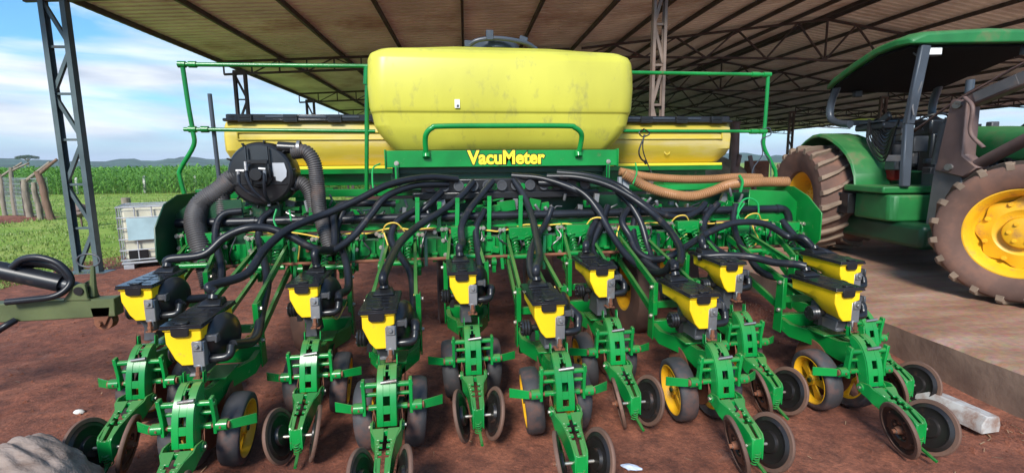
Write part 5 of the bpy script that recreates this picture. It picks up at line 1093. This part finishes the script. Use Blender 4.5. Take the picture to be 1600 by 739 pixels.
        for k in range(4):
            b = LB(); dx = k*.035; b.tube([(x+s_*(.12-dx), .95+.1*k, 1.95+.02*k), (x+s_*(.14-dx), 1.3, 2.03+.03*k), (x+s_*(.15-dx), 1.75, 2.34+.04*k), (x+s_*(.15-dx), 2.2, 2.60+.03*k), (x+s_*(.12-dx), 2.9, 2.88+.015*k), (x+s_*(.12-dx), 4.2, 2.50)], .015, 8); P(b, 'hydraulic_hose', ('mast', 'black', 'rust', 'black')[k], smooth=60)
        b = LB(); b.tube([(x+s_*.20, 2.05, 2.46), (x+s_*.23, 2.2, 2.28), (x+s_*.22, 2.2, 1.9), (x+s_*.2, 2.36, 1.66)], .022, 10); P(b, 'hydraulic_hose', 'mast', smooth=60)
    b = MB()
    for k in range(9): b.tube([(.45+.04*k, .3+.05*k, 1.98), (.6+.02*k, .7, 1.90-.03*k), (.72, 1.0, 1.78-.05*k), (.78, 1.3, 1.85+.01*k)], .011, 6)
    P(b, 'cab_hoses', 'black', smooth=60)
    b = MB()
    for k in range(38): b.box((random.uniform(-.5,.70), random.uniform(.0,1.6), random.uniform(1.10,1.85)), (random.uniform(.03,.25), random.uniform(.03,.2), random.uniform(.03,.3)))
    P(b, 'levers_and_linkage', 'dcast', bevel=.01)
    b = MB(); b.box((0, 3.0, .8), (.5, .5, .3)); b.bar((-.7, 4.5, 2.2), (.85, 4.5, 2.2), .1, .12); P(b, 'front_support', 'mast', bevel=.01)
tractor()
# ================================================================ LEFT SIDE AND LOOSE THINGS
def ibc():
    t = thing('ibc_tank', 'caged cream plastic liquid tank on a pallet at the grass edge', 'tank', S(-5.28, 9.25, 0), -_p+.44)
    P = lambda b, n, m, **k: b.build(n, m, t, **k)
    W, D_, H = 1.15, 1.0, .88; z0 = .16
    b = MB(); b.box((0, 0, z0+H/2-.01), (W-.08, D_-.08, H-.04)); P(b, 'plastic_bladder', 'poly', bevel=.05, seg=3)
    b = MB()
    for i in range(6): 
        x = -W/2+W*i/5
        for y in (-D_/2, D_/2): b.cyl((x, y, z0), (x, y, z0+H), .010, 8)
    for i in range(6):
        y = -D_/2+D_*i/5
        for x in (-W/2, W/2): b.cyl((x, y, z0), (x, y, z0+H), .010, 8)
    for z in (z0+.02, z0+.18, z0+.36, z0+.54, z0+.71, z0+H):
        for y in (-D_/2-.012, D_/2+.012): b.cyl((-W/2, y, z), (W/2, y, z), .010, 8)
        for x in (-W/2-.012, W/2+.012): b.cyl((x, -D_/2, z), (x, D_/2, z), .010, 8)
    for y in (-.2, .2): b.bar((-W/2, y, z0+H+.01), (W/2, y, z0+H+.01), .04, .015)
    P(b, 'cage', 'cage')
    b = MB(); b.box((-.20, -D_/2-.028, z0+.52), (.52, .008, .36)); P(b, 'sign_plate', 'plate', bevel=.002)
    b = MB()
    for x in (-W/2+.08, 0, W/2-.08): b.box((x, 0, .05), (.14, D_, .10))
    b.box((0, 0, .125), (W+.02, D_+.02, .03)); P(b, 'pallet', 'cage', bevel=.005)
    b = MB(); b.box((-.35, -D_/2+.02, z0+.10), (.26, .04, .14)); b.box((.35, -D_/2+.02, z0+.10), (.26, .04, .14)); P(b, 'lower_corner_block', 'black', bevel=.01)  # black blocks at the lower left and right of the front
ibc()
# leaning wooden fence at the far left
def fpost(top, base, r, label, m='wood', arm=None, grp='old wooden posts of the leaning fence'):
    t = thing('fence_post', label, 'fence post', (base[0], base[1], 0), 0, grp)
    b = MB(); tp = V(top)-V((base[0], base[1], 0)); rnd = random.Random(int(base[0]*977))
    pts = [V((0,0,-.1)), tp*.35+V((rnd.uniform(-.03,.03),0,0)), tp*.7+V((rnd.uniform(-.03,.03),0,0)), tp]
    b.tube(pts, r, 9, sub=5, radfn=lambda i, n: r*(1.12-.25*i/n)*(1+.08*math.sin(i*1.7)))
    b.build('post', m, t, smooth=50)
    if arm:
        b = MB(); b.tube([tp*.93, tp*.97+V(arm)*.5, tp+V(arm)], r*.55, 8, radfn=lambda i, n: r*(.6-.2*i/n)); b.build('arm', m, t, smooth=50)
    return t
fpost((-15.415,16.500,1.490), (-15.445,16.500,-0.170), .07, 'grey fence post cut by the left edge of the photo', arm=(.65,.1,.38))
fpost((-14.839,16.200,1.704), (-14.919,16.200,-0.194), .065, 'fence post with a whitish top and a raised side arm', arm=(.5,.1,.15))
fpost((-14.165,15.600,1.260), (-14.181,15.600,-0.296), .045, 'thin blackish fence post, narrowest in the row', m='trusty')
fpost((-13.922,15.400,1.326), (-13.910,15.400,-0.300), .095, 'thick grey split fence post right of the thin black one', arm=(.75,.1,.55))
fpost((-13.381,15.000,1.228), (-13.342,15.000,-0.329), .08, 'pale grey post leaning against the reddish corner post')
fpost((-13.177,14.900,1.574), (-12.947,14.900,-0.369), .10, 'red-brown leaning corner post at the right end of the fence', m='woodr', arm=(.55,.1,.38))
b = MB()
A = [(-15.573,16.600,0.873), (-15.192,16.400,0.877), (-14.723,16.100,0.885), (-13.923,15.500,0.861), (-12.998,14.950,0.813)]
for k in range(9):
    z = .15+k*.145
    pts = [V((p[0], p[1], z+.02*math.sin(i*2+k))) for i, p in enumerate(A)]; b.tube(pts, .010, 5)
a0, a1 = V(A[0]), V(A[-1])
for i in range(46):
    p = a0.lerp(a1, i/45); b.cyl((p.x, p.y, .1), (p.x+.03, p.y, 1.38), .007, 4)
tag(b.build('wire_mesh_fence', 'cage'), 'sagging wire mesh strung between the leaning wooden posts', 'fence wire')
def dirt_mound():
    b = MB(); vs = []; nx, ny = 30, 18; c = V((-14.171,15.000,-0.221))
    rg = []
    for j in range(ny):
        rg.append([V((c.x-3.2+4.2*i/(nx-1), c.y-1.2+2.6*j/(ny-1), -.02+.16*max(0, math.sin(PI*i/(nx-1)))**.7*max(0, math.sin(PI*j/(ny-1)))**.7*(1+.35*noise.noise(V((i*.3, j*.3, 0)))))) for i in range(nx)])
    b.loft(rg, False, False); o = b.build('dirt_bank', 'dirt', smooth=70); o['kind'] = 'structure'
dirt_mound()
for p, h, lb in (((-19.498,33.000,-0.061), 1.05, 'white boundary post in front of the maize, middle of three'), ((-17.068,34.500,-0.057), 1.0, 'white boundary post in front of the maize, nearest the planter'), ((-23.483,33.000,0.011), 1.0, 'white boundary post in front of the maize, seen beside the steel column')):
    b = MB(); b.bar((p[0], p[1], -.05), (p[0]+.03, p[1], h), .13, .13); b.add([(p[0]-.05,p[1]-.05,h),(p[0]+.11,p[1]-.05,h),(p[0]+.11,p[1]+.09,h),(p[0]-.05,p[1]+.09,h),(p[0]+.03,p[1]+.02,h+.08)], [(0,1,4),(1,2,4),(2,3,4),(3,0,4)])
    tag(b.build('boundary_post', 'whitepost', bevel=.01), lb, 'post', 'white posts at the field edge')
p = (-13.417,19.800,0.023); b = MB(); b.cyl((p[0], p[1], -.05), (p[0], p[1], .42), .17, 16, r2=.165); b.cyl((p[0], p[1], .42), (p[0], p[1], .425), .15, 16)
tag(b.build('tree_stump', 'wood', bevel=.01), 'short dark round stump standing in the grass behind the caged tank', 'stump')
p = (-10.595,12.500,0.499); b = MB(); b.cyl((p[0]-.0, p[1], p[2]-.02), (p[0]+.02, p[1]-.16, p[2]+.02), .21, 18, r2=.15); b.box((p[0]+.05, p[1]-.14, p[2]), (.10, .12, .05)); b.bar((p[0], p[1], -.02), (p[0], p[1], p[2]), .05, .05, (0,1,0))
tag(b.build('feed_pan', 'mast', bevel=.015), 'dark brown round housing on a short stake behind the steel column', 'housing')
# drawbar of another implement at the left edge
def drawbar():
    t = thing('implement_drawbar', 'olive steel drawbar with black hydraulic cylinder and coiled hoses', 'drawbar', (-3.2, -.1, 0))
    inv = Matrix.Translation(-t.location)
    def P(b, n, m, **k): b.v = [tuple(inv @ V(p)) for p in b.v]; return b.build(n, m, t, **k)
    Y = .35
    a, c = V((-4.447,0.350,0.757)), V((-2.810,0.350,0.746)); zc = c.z
    b = MB(); b.bar((a.x, Y, zc-.01), (c.x, Y, zc), .10, .125); P(b, 'beam', 'olive', bevel=.005)
    b = MB(); b.prism([V((p[0], Y-.06, p[2])) for p in ((-3.107,0.350,0.811), (-3.043,0.350,0.896), (-3.001,0.350,0.921), (-2.967,0.350,0.915), (-2.959,0.350,0.817), (-2.945,0.350,0.803))], (0, .025, 0)); b.prism([V((p[0], Y+.04, p[2])) for p in ((-3.107,0.350,0.811), (-3.043,0.350,0.896), (-3.001,0.350,0.921), (-2.967,0.350,0.915), (-2.959,0.350,0.817), (-2.945,0.350,0.803))], (0, .02, 0)); P(b, 'lug_plate', 'olive', bevel=.004)
    p = V((-3.003,0.350,0.872)); b = MB(); b.cyl(p+V((0,-.07,0)), p+V((0,.07,0)), .028, 16); P(b, 'pin', 'black')
    p0, p1 = V((-2.959,0.350,0.821)), V((-2.938,0.350,1.028)); b = MB(); b.cyl(p0, p1, .024, 8, r2=.012); P(b, 'stem', 'olive')
    rc = V((-2.961,0.350,1.064)); b = MB(); b.tube([rc+V((math.cos(q*PI/6)*.070, 0, math.sin(q*PI/6)*.044)) for q in range(12)], .006, 8, closed=True); P(b, 'ring', 'dcast', smooth=60)
    p0, p1 = V((-4.165,0.350,1.221)), V((-3.133,0.350,0.913)); b = MB(); b.cyl(p0, p1, .058, 20); P(b, 'hydraulic_cylinder', 'hose', smooth=50)
    b = MB(); b.cyl(p1, V((-3.015,0.350,0.873)), .035, 14); P(b, 'cylinder_rod', 'dcast')
    for i, pts in enumerate(([(-3.380,0.300,1.043), (-3.311,0.300,1.095), (-3.218,0.300,1.104), (-3.119,0.300,1.066), (-3.063,0.300,1.000), (-3.049,0.300,0.934), (-3.078,0.270,0.878), (-3.143,0.250,0.848), (-3.255,0.250,0.837), (-3.402,0.250,0.827)],
                             [(-3.430,0.350,1.026), (-3.332,0.350,1.061), (-3.228,0.350,1.061), (-3.142,0.350,1.023), (-3.100,0.350,0.960), (-3.096,0.350,0.899), (-3.164,0.350,0.840), (-3.290,0.350,0.811)],
                             [(-3.444,0.390,1.001), (-3.326,0.390,1.040), (-3.213,0.390,1.026), (-3.150,0.390,0.980), (-3.139,0.390,0.918), (-3.176,0.390,0.866)], [(-3.397,0.290,0.695), (-3.422,0.250,0.674), (-3.478,0.230,0.633), (-3.544,0.200,0.563)])):
        b = MB(); b.tube(pts, .021, 10, sub=7); P(b, 'hydraulic_hose', 'hose', smooth=60)
    b = MB(); q = V((-2.898,0.350,0.661)); b.cyl(q+V((0,-.035,-.015)), q+V((0,.035,-.015)), .058, 22); b.prism([q+V(p) for p in ((-.06,-.05,.09),(.06,-.05,.09),(.05,-.05,.03),(.015,-.05,-.04),(-.03,-.05,-.04),(-.05,-.05,.02))], (0,.012,0)); b.prism([q+V(p) for p in ((-.06,.04,.09),(.06,.04,.09),(.05,.04,.03),(.015,.04,-.04),(-.03,.04,-.04),(-.05,.04,.02))], (0,.012,0)); b.cyl(q+V((-.012,-.075,-.02)), q+V((-.012,.075,-.02)), .02, 8); P(b, 'caster_roller', 'rust', bevel=.003)
    # stand and far support so that the drawbar rests on the ground outside the frame
    b = MB(); b.box((a.x+.25, Y, zc/2-.05), (.08, .08, zc-.02)); b.box((a.x+.25, Y, .01), (.3, .3, .03)); P(b, 'stand', 'olive')
drawbar()
def sack():
    c = V((-2.484,-0.920,0.278)); b = MB(); rg = []
    n, m_ = 40, 64
    for i in range(n+1):
        th = PI/2*(i/n)**.9; r = []
        for j in range(m_):
            a = 2*PI*j/m_; p = V((math.cos(a)*math.sin(th), math.sin(a)*math.sin(th), math.cos(th)))
            k = 1+.16*noise.noise(p*1.3+V((3,1,0)))+.07*noise.noise(V((p.x*2.5, p.y*9, p.z*6)))+.02*noise.noise(V((p.x*6, p.y*20, p.z*14)))
            q = V((p.x*.36, p.y*.30, max(0, p.z)*.37))*k
            q.z += .06*math.exp(-((p.x+.1)/.25)**2)*p.z
            r.append(V((-2.62, -.86, -.02))+Matrix.Rotation(-.30, 3, 'Z') @ q)
        rg.append(r)
    b.loft(rg, False); tag(b.build('cloth_sack', 'cloth', smooth=80), 'rounded lumpy faded grey-tan cloth sack at bottom left', 'sack')
sack()
# weathered block by the slab
def block():
    a, c = V((2.66, -.52, .0)), V((2.66, -1.02, .0)); 
    b = MB(); p0 = V((2.615, -.50, 0)); p1 = V((2.635, -.93, 0)); d = (p1-p0).normalized(); s_ = V((-d.y, d.x, 0))*-1
    s_ = V((d.y, -d.x, 0))*-1
    sec = [(0, 0), (.135, 0), (.14, .05), (.125, .105), (.03, .115), (-.005, .06)]
    rg = []
    for k in range(9):
        t_ = k/8; p = p0.lerp(p1, t_); sc = 1-.12*max(0, .15-t_)/.15
        rg.append([p+s_*(x*sc)+V((0,0,z*sc+.004*noise.noise(V((k*.9, x*20, z*20)))+.0)) for x, z in sec])
    b.loft(rg); tag(b.build('white_beam_offcut', 'block', bevel=.006), 'dirty white hollow-ended beam offcut lying on the soil beside the slab', 'beam offcut')
block()
b = MB(); c = V((.395, -.86, gh(.395, -.86)))
rg = []
for i in range(9):
    r = []
    for j in range(10): a = 2*PI*j/10; k = 1+.35*noise.noise(V((i*.8, j*1.1, 2))); r.append(c+Matrix.Rotation(-.5, 3, 'Z') @ V((-.06+.015*i, math.cos(a)*.026*k*math.sin(PI*(i+.7)/9.4), .014+math.sin(a)*.014*k*math.sin(PI*(i+.7)/9.4))))
    rg.append(r)
b.loft(rg); tag(b.build('crumpled_wrapper', 'blueish', smooth=0), 'crumpled pale blue plastic wrapper on the red dirt', 'litter')
def pebble(x, y, s, m, label, seed):
    b = MB(); rg = []
    for i in range(7):
        th = PI*i/6; rg.append([V((x, y, gh(x, y)+s*.3))+V((math.cos(2*PI*j/10)*math.sin(th)*s, math.sin(2*PI*j/10)*math.sin(th)*s*.7, math.cos(th)*s*.55))*(1+.3*noise.noise(V((i*.9+seed, j*.7, seed)))) for j in range(10)])
    b.loft(rg, False); return tag(b.build('stone', m, smooth=60), label, 'stone')
pebble(-3.12, .315, .032, 'whitepost', 'lone white pebble on the bare red dirt at left', 3)
def clods():
    vs = []; fs = []; rnd = random.Random(11)
    for i in range(13000):
        if rnd.random() < .55: x, y = rnd.uniform(-5.5, 3.0), rnd.uniform(-2.0, 7)
        else: x, y = 3.02-abs(rnd.gauss(0, .16)), rnd.uniform(-2.0, 3.5)
        s = rnd.choice([.003, .004, .005, .006, .008, .012])*(1.0+.6*rnd.random()); z = gh(x, y); o = len(vs)
        for dx, dy, dz in ((1,0,0),(-.5,.8,0),(-.5,-.8,0),(.1,.1,.9)): vs.append((x+dx*s*rnd.uniform(.6,1.3), y+dy*s*rnd.uniform(.6,1.3), z+dz*s-.001))
        fs += [(o,o+1,o+3),(o+1,o+2,o+3),(o+2,o,o+3)]
    me = bpy.data.meshes.new('dirt_clods'); me.from_pydata(vs, [], fs); me.materials.append(M['dirt'])
    o = bpy.data.objects.new('dirt_clods', me); COL.objects.link(o); tag(o, 'small loose clods scattered over the red dirt', 'dirt clods', kind='stuff')
    vs = []; fs = []
    for i in range(420):
        x, y = (rnd.uniform(-4, 3.0), rnd.uniform(-1.8, 3)) if rnd.random() < .4 else (3.02-abs(rnd.gauss(0, .22)), rnd.uniform(-2.0, 2.5))
        a = rnd.uniform(0, PI); l = rnd.uniform(.006, .028); w_ = rnd.uniform(.001, .004); z = gh(x, y)+.004; o = len(vs); ux, uy = math.cos(a), math.sin(a)
        vs += [(x-ux*l-uy*w_, y-uy*l+ux*w_, z), (x-ux*l+uy*w_, y-uy*l-ux*w_, z), (x+ux*l+uy*w_, y+uy*l-ux*w_, z+.004), (x+ux*l-uy*w_, y+uy*l+ux*w_, z+.004)]; fs.append((o,o+1,o+2,o+3))
    me = bpy.data.meshes.new('straw_litter'); me.from_pydata(vs, [], fs); M['straw'] = mat('dry_straw', (.30,.19,.11), .8, var=.3); me.materials.append(M['straw'])
    o = bpy.data.objects.new('straw_litter', me); COL.objects.link(o); tag(o, 'bits of dry straw and leaf on the dirt along the slab', 'straw', kind='stuff')
clods()
# heap and post beyond the planter on the right
def heap():
    c = V((8.516,11.000,1.498)); b = MB(); rg = []
    for i in range(15):
        th = PI/2*i/14
        rg.append([V((c.x+math.cos(a)*math.sin(th)*(1.45), c.y+1.0+math.sin(a)*math.sin(th)*1.0, .28+math.cos(th)*1.5*(1+.10*noise.noise(V((math.cos(a)*1.6, math.sin(a)*1.6, th*1.5))))*(1.0))) + V((math.cos(a), math.sin(a), 0))*.10*noise.noise(V((a*3, th*2, 1))) for a in [2*PI*j/60 for j in range(60)]])
    b.loft(rg, False); tag(b.build('tarp_heap', 'tarp', smooth=60), 'dusty olive-tan tarpaulin heap beyond the right seed bin', 'tarp heap')
    p = V((8.247,10.600,1.731)); t_ = V((8.184,10.600,2.795)); b = MB(); b.cyl((p.x, p.y, .28), (t_.x, t_.y, t_.z), .115, 12, r2=.11); b.cyl((t_.x, t_.y, t_.z-.01), (t_.x, t_.y, t_.z+.04), .15, 12); b.cyl((p.x+.0, p.y-.1, p.z-.2), (p.x+.02, p.y-.16, p.z+.15), .06, 8)
    tag(b.build('brown_post', 'mast', bevel=.01, smooth=50), 'rust-brown capped post standing before the tarpaulin heap', 'post')
    for x, lb, m in ((1178, 'dark slanting bar leaning on the tarpaulin heap', 'mast'), (1215, 'brown rusty drum half hidden behind the big tyre', 'rust')):
        q = V((8.709,10.400,1.500)) if x == 1178 else V((9.481,10.400,1.492)); b = MB()
        if x == 1178: b.bar((q.x-.15, q.y, 1.85), (q.x+.18, q.y-.1, .28), .10, .10)
        else: b.cyl((q.x, q.y+1, .28), (q.x, q.y+1, 1.70), .36, 24); b.lathe([(.36,-.02),(.38,0),(.36,.02)], (q.x, q.y+1, 1.1), (0,0,1), 24)
        tag(b.build('leaning_bar' if x == 1178 else 'rusty_drum', m, bevel=.005), lb, 'bar' if x == 1178 else 'drum')
heap()
